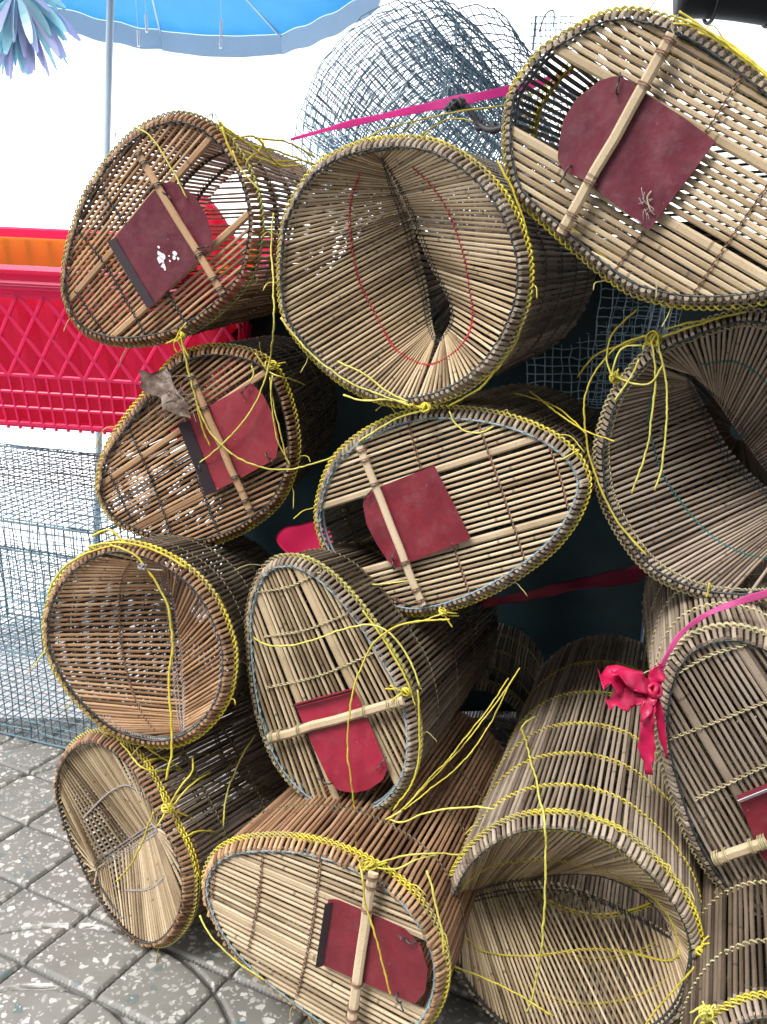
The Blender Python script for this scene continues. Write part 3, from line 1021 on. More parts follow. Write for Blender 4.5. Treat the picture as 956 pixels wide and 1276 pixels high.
# half hidden in the dark behind
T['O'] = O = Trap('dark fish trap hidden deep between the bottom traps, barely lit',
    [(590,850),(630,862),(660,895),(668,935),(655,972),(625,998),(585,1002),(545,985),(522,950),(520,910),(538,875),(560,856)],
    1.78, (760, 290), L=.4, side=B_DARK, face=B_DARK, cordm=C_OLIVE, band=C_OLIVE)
for k_, t_ in T.items():
    print('trap', k_, 'n', t_.n, 'radius %.3f' % t_.rad, 'zmin %.3f' % t_.zmin, 'P0', t_.P0.round(2))

# ------------------------------------------------------------------ loose cord ends that belong to a trap
A.cords([[(165,157),(190,172),(212,208),(228,238),(233,246)], [(290,188),(297,205),(310,222),(326,238)]], C_BRIGHT)
for pts in ([(272,152,.0),(290,180,.03),(320,195,.08),(352,208,.14)], [(274,160,.0),(310,178,.05),(350,188,.12),(392,205,.18)],
            [(285,175,.02),(318,172,.06),(345,205,.1),(380,206,.16)], [(300,205,.01),(322,190,.06),(328,178,.08),(318,172,.1)],
            [(276,158,.0),(286,188,.0),(296,200,.01),(320,205,.06)], [(318,172,.08),(350,176,.12),(375,185,.15),(392,196,.17)],
            [(272,150,.0),(300,176,.02),(335,200,.09),(372,200,.15)]):
    A.cords([[(x, y, d - .006) for x, y, d in pts]], C_YEL, r=.0017)
A.cords([[(232,402),(222,416),(216,430),(222,440)], [(225,415),(228,432),(236,446)]], C_YEL)
knot(A, 226, 419)
Bt.cords([[(421,450),(450,464),(482,488),(508,500)], [(350,396),(385,440),(440,480),(490,498),(512,506)], [(508,503),(480,498),(450,500),(428,492)]], C_BRIGHT, r=.0015)
Bt.cords([[(560,505),(600,480),(640,430),(652,395)], [(620,200),(645,250),(660,310),(662,360)]], C_YEL, r=.0016, d=.012)
knot(Bt, 530, 508)
C.cords([[(840,20),(880,38),(930,68),(975,108)], [(846,14),(890,46),(940,82),(985,124)], [(838,30),(870,36),(920,70),(960,96)], [(870,40),(900,52),(950,85),(990,130)]], C_YEL, r=.0014, d=-.004)
C.cords([[(846,18),(838,30),(842,48)], [(816,268,-.014),(810,262,-.016),(806,246,-.016),(812,238,-.015)], [(818,352),(818,362),(817,372)]], C_STRAW, r=.0009)
for k_ in range(9):                       # cobweb of fluff on the big door
    x_, y_ = 806 + RNG.normal(0, 5), 258 + RNG.normal(0, 10)
    C.cords([[(x_, y_, -.0145), (x_ + RNG.normal(0, 5), y_ + RNG.normal(0, 7), -.016), (x_ + RNG.normal(0, 6), y_ + RNG.normal(0, 8), -.0145)]], C_GREY, 'door_fluff', r=.0005)
D.cords([[(336,470),(340,505),(350,540),(358,575)], [(340,468),(338,500),(345,545),(362,580)], [(318,440),(335,462),(352,470),(380,480,.05)], [(313,455),(316,465),(311,476)]], C_BRIGHT, r=.0012)
knot(D, 340, 455)
Ee.cords([[(560,512),(566,526),(580,537),(600,538),(615,531)], [(432,724),(456,728),(486,727),(522,722)], [(552,764),(520,775),(490,778),(472,786)], [(699,572),(712,566),(722,560)]], C_BRIGHT)
Ee.cords([[(660,487,.10),(690,512,.06),(725,535,.01),(766,550,-.02)], [(640,490,.1),(690,505,.08),(730,540,.02)]], C_YEL)
knot(Ee, 552, 762)
Ft.cords([[(812,424),(814,470),(808,540),(800,580),(787,615)], [(819,424),(829,470),(829,540),(824,585),(816,611)], [(767,468),(790,477),(812,476),(826,455)],
          [(796,448),(786,470),(766,500)], [(800,430),(775,435),(765,462),(764,470)]], C_BRIGHT, r=.0014)
Ft.cords([[(808,418,.0),(770,432,.01),(735,470,.01),(726,510,.0),(735,575,-.01),(760,635,-.012),(790,675,-.012),(806,692,-.01)],
          [(795,385,.03),(765,415,.02),(757,445,.01),(764,470,.0)], [(812,415,.0),(780,428,.02),(745,440,.05),(720,470,.08)],
          [(830,410,.0),(850,404,-.006),(880,398,-.008),(930,388,-.008)], [(800,432,.0),(830,418,-.008),(870,405,-.01),(900,395,-.01)],
          [(884,726),(882,738),(880,744)]], C_YEL, r=.0015)
knot(Ft, 815, 422, r=.010)
knot(Ft, 766, 471)
G.cords([[(137,679),(165,692),(190,720),(208,757),(213,800),(210,850),(213,905),(212,940),(207,972)]], C_YEL, r=.0017)
G.cords([[(60,740),(75,712),(105,690),(140,680)], [(110,682),(150,676),(195,686),(232,708)], [(115,668),(135,660),(150,672),(165,681)]], C_YEL, r=.0017, d=-.004)
knot(G, 177, 707, -.02, .005, C_GREY)
Hh.cords([[(520,860),(522,900),(520,950),(508,985),(490,1010)], [(452,760),(480,800),(505,845),(518,880)]], C_YEL, r=.0015, d=-.002)
Hh.cords([[(505,1005,-.01),(560,945,.05),(605,890,.10),(634,845,.13)], [(500,1010,-.01),(570,940,.06),(615,885,.1),(648,832,.14)], [(504,1008,-.01),(580,948,.06),(612,900,.1),(636,850,.13)]], C_YEL, r=.0011)
Hh.cords([[(500,1010),(480,1022),(465,1028)], [(482,1020),(500,1024),(530,1013),(575,1005),(616,1008)]], C_BRIGHT, r=.0014)
knot(Hh, 506, 862)
J.cords([[(462,1080,-.004),(500,1068,.03),(540,1064,.05),(580,1066,.08)], [(462,1080,-.004),(490,1082,.01),(520,1070,.04),(545,1066,.06)],
         [(532,1085,-.01),(540,1115,-.015),(552,1165,-.015),(553,1190,-.014)], [(249,1140,-.01),(262,1168,-.02),(290,1195,-.02),(330,1222,-.014)]], C_BRIGHT, r=.0013)
J.cords([[(285,1050),(330,1043),(376,1047),(420,1058),(457,1075)]], C_YEL, r=.0022, d=.012)
knot(J, 460, 1079, r=.009)
I.cords([[(210,1006,.0),(222,982,.0),(238,962,.02),(240,944,.05)], [(212,1007,.0),(230,985,.02),(248,970,.05),(262,962,.09)], [(192,1012),(182,1040),(166,1075),(145,1098)],
         [(182,930,.0),(220,955,.05),(260,972,.12),(330,988,.25)], [(150,925,.0),(185,958,.0),(225,958,.06),(262,974,.12)], [(228,1044,.0),(250,1036,.03),(278,1040,.08),(310,1055,.13)],
         [(210,1008,.0),(240,1020,.04),(268,1045,.09),(300,1050,.14)], [(260,972,.12),(285,955,.16),(300,930,.2)], [(180,950,.0),(200,945,.03),(240,940,.1),(290,940,.2)]], C_YEL, r=.0014, d=-.016)
I.cords([[(318,916,.18),(300,945,.14),(282,990,.1),(278,1020,.08),(280,1050,.08)]], C_BRIGHT, r=.0015)
knot(I, 208, 1007, r=.009)
K.cords([[(650,908,.27),(663,955,.13),(677,1015,-.006),(682,1060,-.014),(681,1120,-.016),(676,1180,-.016),(664,1235,-.014),(656,1262,-.012)],
         [(648,912,.27),(655,900,.28),(668,893,.3)]], C_BRIGHT, r=.0015)
K.cords([[(562,1203),(600,1218),(640,1236),(690,1266)], [(866,1205),(840,1235),(815,1262),(800,1285)], [(876,1175,-.004),(885,1215,.0),(876,1250,-.01),(858,1275,-.01)]], C_YEL, r=.0014)
knot(K, 873, 1185)
knot(M, 880, 1262, r=.010, mat=C_BRIGHT)
M.cords([[(880,1262),(868,1268),(862,1285)], [(882,1260),(872,1256),(860,1262)]], C_BRIGHT)

for t_ in T.values():
    for k_ in range(6):
        i_ = int(RNG.integers(t_.n))
        p0_ = t_.loop(.012, -.001)[i_]
        n_ = t_.dir3(t_.n2[i_])
        e_ = unit(n_ * .7 - t_.ax * RNG.uniform(.2, 1.0) + t_.dir3(t_.t2[i_]) * RNG.normal(0, 1.0))
        ln_ = RNG.uniform(.012, .04)
        mb = MB()
        strand(mb, catmull([p0_, p0_ + e_ * ln_ * .5 + n_ * .003, p0_ + e_ * ln_ + RNG.normal(0, .005, 3) - np.array([0, 0, ln_ * .35])], 8), .0008)
        mb.build('loose_cord', t_.cordm, t_.root, True)

# white paint flecks on the door of the top left trap
fb = MB()
for x_, y_, r_ in ((199,316,.004), (201,324,.006), (204,331,.0045), (203,320,.005), (219,316,.0045), (217,321,.003), (222,322,.0025), (212,325,.0018), (198,308,.002), (206,336,.002), (211,319,.0015)):
    c_ = A.flat(x_, y_, -.0122)
    a_ = np.linspace(0, 2 * math.pi, 9, endpoint=False)
    q_ = c_ + (r_ * RNG.uniform(.5, 1.2, 9))[:, None] * np.stack([np.cos(a_), np.sin(a_)], 1)
    fb.prism(A.p3(q_, np.full(9, -.0123)), -A.ax * .0006)
door_a = [o for o in A.root.children if o.name.startswith('trap_door')][0]
fb.build('paint_fleck', plastic('paint_white', (.8, .8, .8), .6, .1), door_a)

# ------------------------------------------------------------------ twine that ties traps together
def free_strand(name, pts, mat, label, cat, r=.0015, group=None, n=1):
    mb = MB()
    P = catmull(pts, 10)
    for k in range(n):
        strand(mb, P + RNG.normal(0, .001 if n > 1 else 0, 3), r)
    return tag(mb.build(name, mat, None, True), label, cat, group)

TW = 'yellow twines tying the traps together'
free_strand('twine', [D.on(228,424,-.02), D.on(238,470,-.022), D.on(250,515,-.024), D.on(276,553,-.026), D.on(310,575,-.024), D.on(350,583,-.016),
                      at(392,576,1.38), at(430,562,1.33), Ee.on(462,540,-.012), Ee.on(500,520,-.012), Ee.on(540,508,-.012)], C_BRIGHT,
            'yellow twine crossing the rosy door and running right to the wide oval trap', 'twine', .0014, TW)
free_strand('twine', [at(341,265,1.3), at(337,310,1.3), at(339,360,1.29), at(341,410,1.3), at(336,445,1.36), D.on(328,478,-.022), D.on(308,520,-.024), D.on(280,550,-.022),
                      D.on(258,570,-.018), D.on(243,582,-.016)], C_BRIGHT,
            'long yellow twine hanging from the round open mouth down over the rosy door', 'twine', .0014, TW)
free_strand('twine', [D.on(220,422,-.018), D.on(232,445,-.02), D.on(243,490,-.022), D.on(252,530,-.022), D.on(262,556,-.02)], C_YEL,
            'short doubled yellow twine hanging beside the wooden bar of the rosy door trap', 'twine', .0013, TW)
free_strand('twine', [Hh.on(560,772,-.03), Hh.on(520,776,-.03), Hh.on(483,790,-.03), Hh.on(458,822,-.026), Hh.on(441,870,-.032), Hh.on(436,920,-.034), Hh.on(441,975,-.026), Hh.on(445,1025,-.018),
                      at(444,1060,1.2), J.on(449,1085,-.03), J.on(455,1130,-.032), J.on(468,1170,-.03), J.on(478,1210,-.026), J.on(487,1240,-.022)], C_YEL,
            'long yellow twine falling over the bright red door to the sunken door below', 'twine', .0013, TW)
free_strand('twine', [G.on(270,740,.0), at(300,778,1.36), Hh.on(325,800,-.016), Hh.on(350,806,-.016), Hh.on(390,798,-.016), Hh.on(430,783,-.016), Hh.on(466,778,-.014), Hh.on(495,795,-.014), Hh.on(512,825,-.012), Hh.on(523,855,-.012)], C_BRIGHT,
            'yellow twine sagging across the strips above the bright red door', 'twine', .0013, TW)
free_strand('twine', [at(700,90,1.32), at(640,128,1.3), at(580,138,1.3), at(520,150,1.3), at(470,165,1.25), at(420,190,1.22)], C_YEL,
            'yellow twine stretched beside the pink ribbon above the round open mouth', 'twine', .0013, TW)
free_strand('twine', [at(400,196,1.35), at(500,178,1.4), at(560,150,1.45), at(620,160,1.4), at(660,140,1.35)], C_YEL,
            'thin yellow twine straggling over the wire mesh beside the big maroon door trap', 'twine', .0012, TW)

# ------------------------------------------------------------------ ribbons and bow
PINK = plastic('ribbon_pink', (.97, .22, .58), .35, .15, .7)
PINK_D = plastic('ribbon_crimson', (.62, .012, .09), .4, .35, .25)

def ribbon(mb, pts, wid, tw0=0.0, tw1=0.0, th=.0006):
    P = catmull(pts, 12)
    n = max(int(length(P) / .006), 10)
    P = resample(P, n)
    Tn = unit(np.gradient(P, axis=0))
    v = unit(CAM - P.mean(0))
    s = np.linspace(0, 1, n)
    N = unit(np.cross(Tn, v))
    B = np.cross(Tn, N)
    ang = tw0 + (tw1 - tw0) * s + .5 * np.sin(s * 9) + .3 * np.sin(s * 23)
    Wd = N * np.cos(ang)[:, None] + B * np.sin(ang)[:, None]
    O = unit(np.cross(Tn, Wd))
    w = np.interp(s, np.linspace(0, 1, len(wid)), wid) * (1 + .12 * np.sin(s * 41))
    k = np.linspace(-.5, .5, 7)
    cr = .13 * np.sin(k * 19)[None, :, None]
    top = P[:, None] + k[None, :, None] * (w[:, None, None] * Wd[:, None]) + cr * w[:, None, None] * O[:, None]
    ring = np.concatenate([top, top[:, ::-1] - O[:, None] * th], 1)
    mb.rings(ring, False, True, .5)

rb = MB()
ribbon(rb, [at(362,174,1.52), at(420,158,1.5), at(500,140,1.48), at(560,128,1.47), at(630,113,1.46), at(690,98,1.45), at(780,72,1.45)], [.004, .011, .013, .016, .015, .014, .013], .2, .9)
tag(rb.build('ribbon', PINK, None, True), 'bright pink plastic ribbon stretched before the wire mesh to the big maroon door trap', 'ribbon', 'pink plastic ribbons')
rb = MB()
ribbon(rb, [at(822,838,1.1), at(832,815,1.09), at(850,788,1.09), at(880,766,1.09), at(920,750,1.09), at(960,738,1.09), at(1010,722,1.1)], [.006, .006, .006, .007, .009, .012, .012], 0, .5)
tag(rb.build('ribbon', PINK, None, True), 'pink ribbon curving over the grey trap at right edge', 'ribbon', 'pink plastic ribbons')
root = empty('ribbon_bow', at(816, 860, 1.085))
tag(root, 'crimson bow of torn plastic tied to the rim of the right edge trap', 'bow')
for pts, wid, nm in (
        ([at(814,858,1.085), at(795,855,1.08), at(770,848,1.07), at(748,846,1.065)], [.008, .028, .040, .030], 'bow_loop'),
        ([at(814,862,1.085), at(792,868,1.075), at(772,872,1.07), at(757,878,1.07)], [.008, .022, .030, .016], 'bow_loop'),
        ([at(814,862,1.085), at(800,852,1.07), at(780,843,1.065), at(762,838,1.06)], [.008, .024, .024, .008], 'bow_loop'),
        ([at(815,862,1.085), at(818,845,1.08), at(823,828,1.085)], [.008, .022, .012], 'bow_loop'),
        ([at(815,860,1.08), at(806,882,1.07), at(800,900,1.07)], [.012, .016, .006], 'bow_tail'),
        ([at(815,862,1.08), at(808,895,1.075), at(806,930,1.08), at(809,965,1.085)], [.010, .016, .020, .010], 'bow_tail'),
        ([at(817,862,1.08), at(822,890,1.08), at(826,920,1.085), at(832,945,1.09)], [.008, .011, .009, .004], 'bow_tail')):
    mb = MB()
    ribbon(mb, pts, wid, RNG.uniform(-.3, .3), RNG.uniform(.3, .9))
    mb.build(nm, PINK_D, root, True)
mb = MB()
for k in range(4):
    a = np.linspace(0, 2 * math.pi, 12)
    b1 = unit(RNG.normal(0, 1, 3)); b2 = unit(np.cross(b1, RNG.normal(0, 1, 3)))
    mb.tube(at(815, 861, 1.078) + .008 * (np.cos(a)[:, None] * b1 + np.sin(a)[:, None] * b2), .003, 6)
mb.build('bow_knot', PINK_D, root, True)

def crumple(mb, c, ux, uy, nrm, outline, amp, th=.0008, seed=1):
    """thin crumpled sheet: outline in (u, v) metres, bent by smooth noise, given a thickness"""
    rg = np.random.default_rng(seed)
    O = resample(catmull(outline, 8, True), 40, True)
    cen = O.mean(0)
    rad = np.linspace(0, 1, 9)[1:]
    ph = rg.uniform(0, 6, 6)
    def z(p):
        q = p / .03
        return amp * (np.sin(q[..., 0] * 1.7 + ph[0]) * np.cos(q[..., 1] * 1.3 + ph[1]) + .5 * np.sin(q[..., 0] * 3.1 + q[..., 1] * 2.3 + ph[2]))
    pts = np.concatenate([cen[None]] + [cen + (O - cen) * r for r in rad])
    V = c + pts[:, :1] * ux + pts[:, 1:] * uy + z(pts)[:, None] * nrm
    m = 40
    f = [(0, 1 + (i + 1) % m, 1 + i) for i in range(m)]
    for r in range(7):
        for i in range(m):
            a, b = 1 + r * m + i, 1 + r * m + (i + 1) % m
            f.append((a, b, b + m, a + m))
    n = len(V)
    f2 = [tuple(n + i for i in q[::-1]) for q in f]
    e = [(1 + 7 * m + i, 1 + 7 * m + i + n, 1 + 7 * m + (i + 1) % m + n, 1 + 7 * m + (i + 1) % m) for i in range(m)]
    mb.add(np.vstack([V, V + nrm * th]), f + f2 + e)

# dry leaf caught on the rim, red cloth corner in a gap
def leaf_mat():
    k = NT('dry_leaf')
    n = k.noise(55, 6, k.objco(), .7)
    col = k.ramp(n, [(.32, (.055, .035, .026)), (.5, (.16, .11, .085)), (.68, (.36, .31, .28))])
    k.bump(k.noise(120, 4, k.objco()), .6, .002)
    return k.done(col, .8)
LEAF = leaf_mat()
mb = MB()
s_ = 1.44 / F
rag_ = np.random.default_rng(5)
lo_ = catmull([(-.036, .010), (-.030, .022), (-.014, .016), (0, .026), (.010, .020), (.016, .002), (.030, -.016), (.044, -.034), (.040, -.050), (.022, -.046), (.004, -.034), (-.010, -.016), (-.024, -.014), (-.034, -.004)], 4, True)
lo_ = lo_ * (1 + .14 * rag_.normal(0, 1, (len(lo_), 1)).clip(-1.5, 1.5))
crumple(mb, D.on(204, 480, -.024), RT, UP, -D.ax, lo_, .009, .0008, 3)
for k in range(26):
    p_ = D.on(204, 480, -.028) + RT * rag_.uniform(-.03, .04) + UP * rag_.uniform(-.045, .02)
    e_ = unit(rag_.normal(0, 1, 3)) * rag_.uniform(.012, .026)
    mb.tube(catmull([p_ - e_, p_ + rag_.normal(0, .004, 3), p_ + e_], 4), .0006, 4)
tag(mb.build('dry_leaf', LEAF, None, True), 'grey brown withered leaf caught on the rim above the rosy door', 'leaf')
mb = MB()
crumple(mb, at(372, 672, 1.42), RT, UP, unit(CAM - at(366, 672, 1.42)), [(-.035, .002), (-.022, .018), (.0, .022), (.03, .028), (.05, .01), (.05, -.02), (.02, -.024), (-.005, -.026), (-.024, -.016)], .005, .001, 9)
tag(mb.build('plastic_scrap', PINK_D, None, True), 'crimson plastic scrap wedged in the gap above the standing trap', 'plastic scrap')
mb = MB()
ribbon(mb, [at(600,752,1.62), at(660,742,1.6), at(720,728,1.6), at(780,718,1.6), at(840,705,1.62)], [.016, .018, .02, .03, .04], 0, .4)
tag(mb.build('strap', plastic('strap_maroon', (.30, .02, .07), .5, .3), None, True), 'dark crimson strap in the shadowy gap right of the wide oval trap', 'strap')
# knotted dark rope above the round mouth
mb = MB()
mb.tube(catmull([at(556,136,1.4), at(566,128,1.39), at(578,130,1.38), at(590,144,1.38), at(598,156,1.38), at(612,162,1.37), at(630,158,1.36)], 8), .0048, 8)
for q in ((566,131), (575,129), (598,156), (615,160)):
    a = np.linspace(0, 2 * math.pi, 14)
    for k in range(3):
        b1 = unit(RNG.normal(0, 1, 3)); b2 = unit(np.cross(b1, RNG.normal(0, 1, 3)))
        mb.tube(at(*q, 1.38) + .007 * (np.cos(a)[:, None] * b1 + np.sin(a)[:, None] * b2), .0026, 6)
tag(mb.build('rope_knot', cord('rope_dark', (.06, .06, .07), (.02, .02, .03)), None, True), 'dark knotted rope in front of the wire mesh above the round mouth', 'rope')

# ------------------------------------------------------------------ red basket, orange basket, wire cage
RED = plastic('basket_red', (.98, .06, .23), .3, .08, .5)
RED_D = plastic('basket_red_inner', (.97, .05, .19), .4, .1, .55)
ORANGE = plastic('basket_orange', (.98, .52, .13), .35, .15, .72)

# frame of the basket: front bottom edge, across, up and back directions
fl, fr = at(-150, 522, 1.98), at(300, 553, 1.90)
ex = unit(fr - fl)
ey0 = unit(np.cross([0, 0, 1.0], ex))
ez = unit(np.array([0, 0, 1.0]) - ey0 * .13 + ex * .0)
ey = unit(np.cross(ez, ex))
BW, BH, BD = float((fr - fl) @ ex), .345, .42

def bk(x, y, z):
    """point of the basket: x across (metres), y back, z up; sides flare a little upwards"""
    fl_ = 1 + .06 * z / BH
    return fl + ex * (BW / 2 + (x - BW / 2) * fl_) + ey * (BD / 2 + (y - BD / 2) * fl_) + ez * z

root = empty('plastic_basket', fl + ex * BW / 2 + ey * BD / 2)
tag(root, 'large bright red plastic basket with lattice sides standing on the wire cage', 'basket')
def wall(mk):
    mb = MB()
    nv = 15
    def bar(p, q, w=.006):
        P = np.linspace(mk(*p), mk(*q), 4)
        n_ = unit(mk(p[0], p[1]) - mk(p[0], p[1], .01))
        d = unit(P[-1] - P[0])
        mb.slat(P, np.cross(d, n_), n_, w, .004)
    # plain lower and side plates, ribs, crossing lattice under the rim
    for z in (.012, .048, .082):
        bar((0, z), (1, z), .010 if z < .02 else .007)
    for i in range(nv * 2 + 1):
        bar((i / nv / 2, .0), (i / nv / 2, .12), .0065)
    for i in range(-3, nv + 1):
        for s in (1, -1):
            a0, a1 = (i, i + 2.0) if s > 0 else (i + 2.0, i)
            xs = np.linspace(a0, a1, 9) / nv
            zs = np.linspace(.115, .285, 9)
            ok = (xs >= -.001) & (xs <= 1.001)
            if ok.sum() > 2:
                P = np.array([mk(x, z) for x, z in zip(xs[ok], zs[ok])])
                n_ = unit(mk(0, .1) - mk(0, .1, .01))
                mb.slat(P, np.cross(unit(P[-1] - P[0]), n_), n_, .0085, .004)
    bar((0, .118), (1, .118), .009)
    bar((0, .29), (1, .29), .022)
    return mb
sides = ((lambda u, z, d=0: bk(u * BW, d, z)), (lambda u, z, d=0: bk(u * BW, BD - d, z)), (lambda u, z, d=0: bk(d, u * BD, z)), (lambda u, z, d=0: bk(BW - d, u * BD, z)))
for mk in sides:
    wall(mk).build('lattice_side', RED, root)
mb = MB()
for z, o, r in ((BH - .008, .012, .009), (BH - .035, .008, .006), (.305, .006, .007)):
    c = [bk(-o, -o, z), bk(BW + o, -o, z), bk(BW + o, BD + o, z), bk(-o, BD + o, z)]
    mb.tube(resample(np.array(c), 80, True), r, 6, True)
q = [bk(-.008, -.008, .30), bk(BW + .008, -.008, .30), bk(BW + .008, BD + .008, .30), bk(-.008, BD + .008, .30)]
for i in range(4):
    a, b = q[i], q[(i + 1) % 4]
    mb.box((a + b) / 2 + ez * .020, (b - a) / 2, unit(np.cross(b - a, ez)) * .003, ez * .022)
mb.build('rim', RED, root)
mb = MB()
mb.box(bk(BW / 2, BD / 2, .004), ex * BW * .48, ey * BD * .48, ez * .003)
mb.build('bottom', RED, root)
# a second, solid walled basket nested inside
root2 = empty('nested_basket', bk(BW / 2, BD / 2, .01))
tag(root2, 'darker red solid basket nested inside the red lattice one', 'basket')
mb = MB()
i_ = .03
for (a, b) in (((i_, i_), (BW - i_, i_)), ((BW - i_, i_), (BW - i_, BD - i_)), ((BW - i_, BD - i_), (i_, BD - i_)), ((i_, BD - i_), (i_, i_))):
    n_ = 40
    P = np.linspace(0, 1, n_)
    for z0, z1 in ((.012, .29),):
        low = np.array([bk(a[0] + (b[0] - a[0]) * t, a[1] + (b[1] - a[1]) * t, z0) for t in P])
        hi = np.array([bk(a[0] + (b[0] - a[0]) * t, a[1] + (b[1] - a[1]) * t, z1) for t in P])
        nn = unit(np.cross(low[-1] - low[0], ez))
        wv = (.003 * np.sin(P * 60))[:, None] * nn
        ring = np.stack([low + wv, hi + wv, hi + wv + nn * .003, low + wv + nn * .003], 1)
        mb.rings(ring)
mb.build('solid_wall', RED_D, root2)
mb = MB()
for (a, b) in (((i_, BD - .06), (BW - i_, BD - .06)), ((i_, .06), (BW - i_, .06))):
    pass
# orange basket inside, its back wall standing above the front rim
root3 = empty('orange_basket', bk(BW / 2, BD * .7, .05))
tag(root3, 'orange plastic basket sitting inside the red one, its lit wall showing above the rim', 'basket')
mb = MB()
c = [bk(.04, .06, 0) , bk(BW - .05, .06, 0), bk(BW - .05, BD - .045, 0), bk(.04, BD - .045, 0)]
for i in range(4):
    a, b = c[i], c[(i + 1) % 4]
    h0, h1 = (.05, .27) if i == 0 else (.05, BH - .012)
    mb.box((a + b) / 2 + ez * (h0 + h1) / 2, (b - a) / 2, unit(np.cross(b - a, ez)) * .002, ez * (h1 - h0) / 2)
mb.build('solid_wall', ORANGE, root3)
mb = MB()
for k in range(14):
    x = .06 + k * (BW - .12) / 13
    mb.box(bk(x, BD - .049, .24), ex * .006, ey * .004, ez * .09)
mb.build('wall_rib', plastic('basket_yellow', (.92, .60, .08), .35, .2, .6), root3)

mb = MB()
th_ = np.linspace(0, 2 * math.pi, 28, endpoint=False)
rings_ = []
c_ = bk(BW - .12, BD * .55, .10)
for t_, z_ in zip(np.linspace(0.02, .98, 16), np.linspace(0, .36, 16)):
    r_ = .105 * math.sin(math.pi * t_) ** .55 * (1 - .25 * t_)
    rr_ = r_ * (1 + .09 * np.sin(th_ * 3 + t_ * 4) + .05 * np.sin(th_ * 7 - t_ * 6))
    rings_.append(c_ + (rr_ * np.cos(th_))[:, None] * ex + (rr_ * np.sin(th_))[:, None] * ey + ez * z_)
mb.rings(np.array(rings_))
tag(mb.build('plastic_sack', plastic('sack_red', (.9, .03, .10), .3, .3, .5), None, True), 'red plastic sack standing in the red basket behind the paint flecked trap', 'sack')

# wire cage under the baskets
def mesh_sheet(mb, o, a, b, na, nb, r=.0013, wob=.0012):
    a, b = np.asarray(a), np.asarray(b)
    for i in range(na + 1):
        P = np.linspace(o + a * i / na, o + a * i / na + b, 14) + RNG.normal(0, wob, (14, 3))
        mb.tube(P, r, 4)
    for j in range(nb + 1):
        P = np.linspace(o + b * j / nb, o + b * j / nb + a, 18) + RNG.normal(0, wob, (18, 3))
        mb.tube(P, r, 4)

g0, g1 = ground(-190, 868), ground(150, 952)
cx_ = unit(g1 - g0)
cw = float(np.linalg.norm(g1 - g0))
cy_ = unit(np.cross([0, 0, 1.0], cx_))
CHh, CD = .50, .52
root = empty('wire_cage', g0 + cx_ * cw / 2 + cy_ * CD / 2)
tag(root, 'blue grey wire mesh cage standing on the paving under the red basket', 'cage')
up3 = np.array([0, 0, 1.0])
def cage_part(name, o, a, b, sp=.021):
    mb = MB()
    mesh_sheet(mb, o, a, b, int(np.linalg.norm(a) / sp), int(np.linalg.norm(b) / sp))
    mb.build(name, W_GALV, root)
zf = np.array([0, 0, .006])
cage_part('front_mesh', g0 + zf, cx_ * cw, up3 * CHh)
cage_part('back_mesh', g0 + zf + cy_ * CD, cx_ * cw, up3 * CHh)
cage_part('side_mesh', g0 + zf, cy_ * CD, up3 * CHh)
cage_part('side_mesh', g0 + zf + cx_ * cw, cy_ * CD, up3 * CHh)
cage_part('floor_mesh', g0 + zf, cx_ * cw, cy_ * CD)
for hz in (.21, CHh):
    cage_part('shelf_mesh', g0 + zf + up3 * hz, cx_ * cw, cy_ * CD, .024)
mb = MB()
for i in range(2):
    for j in range(2):
        p = g0 + cx_ * cw * i + cy_ * CD * j
        mb.tube(np.array([p, p + up3 * (CHh + .01)]), .003, 6)
for hz in (.006, .21, CHh):
    q = [g0 + up3 * hz, g0 + cx_ * cw + up3 * hz, g0 + cx_ * cw + cy_ * CD + up3 * hz, g0 + cy_ * CD + up3 * hz]
    mb.tube(resample(np.array(q), 60, True), .0026, 5, True)
mb.build('frame_wire', W_GALV, root)

# ------------------------------------------------------------------ roll of wire mesh, upper middle
root = empty('wire_mesh_roll', at(560, 190, 2.3))
tag(root, 'loose roll of blue grey wire mesh rising behind the round mouth', 'wire mesh')
cen = at(552, 190, 2.45)
axr = unit(RT * .62 + FW * .72 - UP * .28)
e1r = unit(np.cross(axr, FW)); e2r = np.cross(axr, e1r)
mbs = [MB(), MB()]
for lay in range(6):
    mb = mbs[0] if lay < 3 else mbs[1]
    Rr = .30 - lay * .03
    n_a, n_l = int(2 * math.pi * Rr / .030), 18
    w0 = .52
    sh = axr * RNG.normal(0, .04) + RNG.normal(0, .012, 3)
    def rp(a, s):
        bul = 1 + .06 * np.sin(2.3 * a + lay) + .05 * np.sin(5 * s / w0 + lay * 2)
        return cen + sh + axr * s + (e1r * math.cos(a) * bul + e2r * math.sin(a) * bul * 1.0) * Rr
    for i in range(n_a):
        a = 2 * math.pi * i / n_a
        P = np.array([rp(a + .02 * math.sin(s * 20), s) for s in np.linspace(-w0 / 2, w0 / 2, 14)]) + RNG.normal(0, .002, (14, 3))
        mb.tube(P, .0016, 4)
    for j in range(n_l):
        s = -w0 / 2 + w0 * j / (n_l - 1)
        P = np.array([rp(a, s) for a in np.linspace(0, 2 * math.pi, 60, endpoint=False)]) + RNG.normal(0, .002, (60, 3))
        mb.tube(P, .0016, 4, True)
mbs[0].build('outer_wires', W_MIST, root)
mbs[1].build('inner_wires', W_MIST, root)

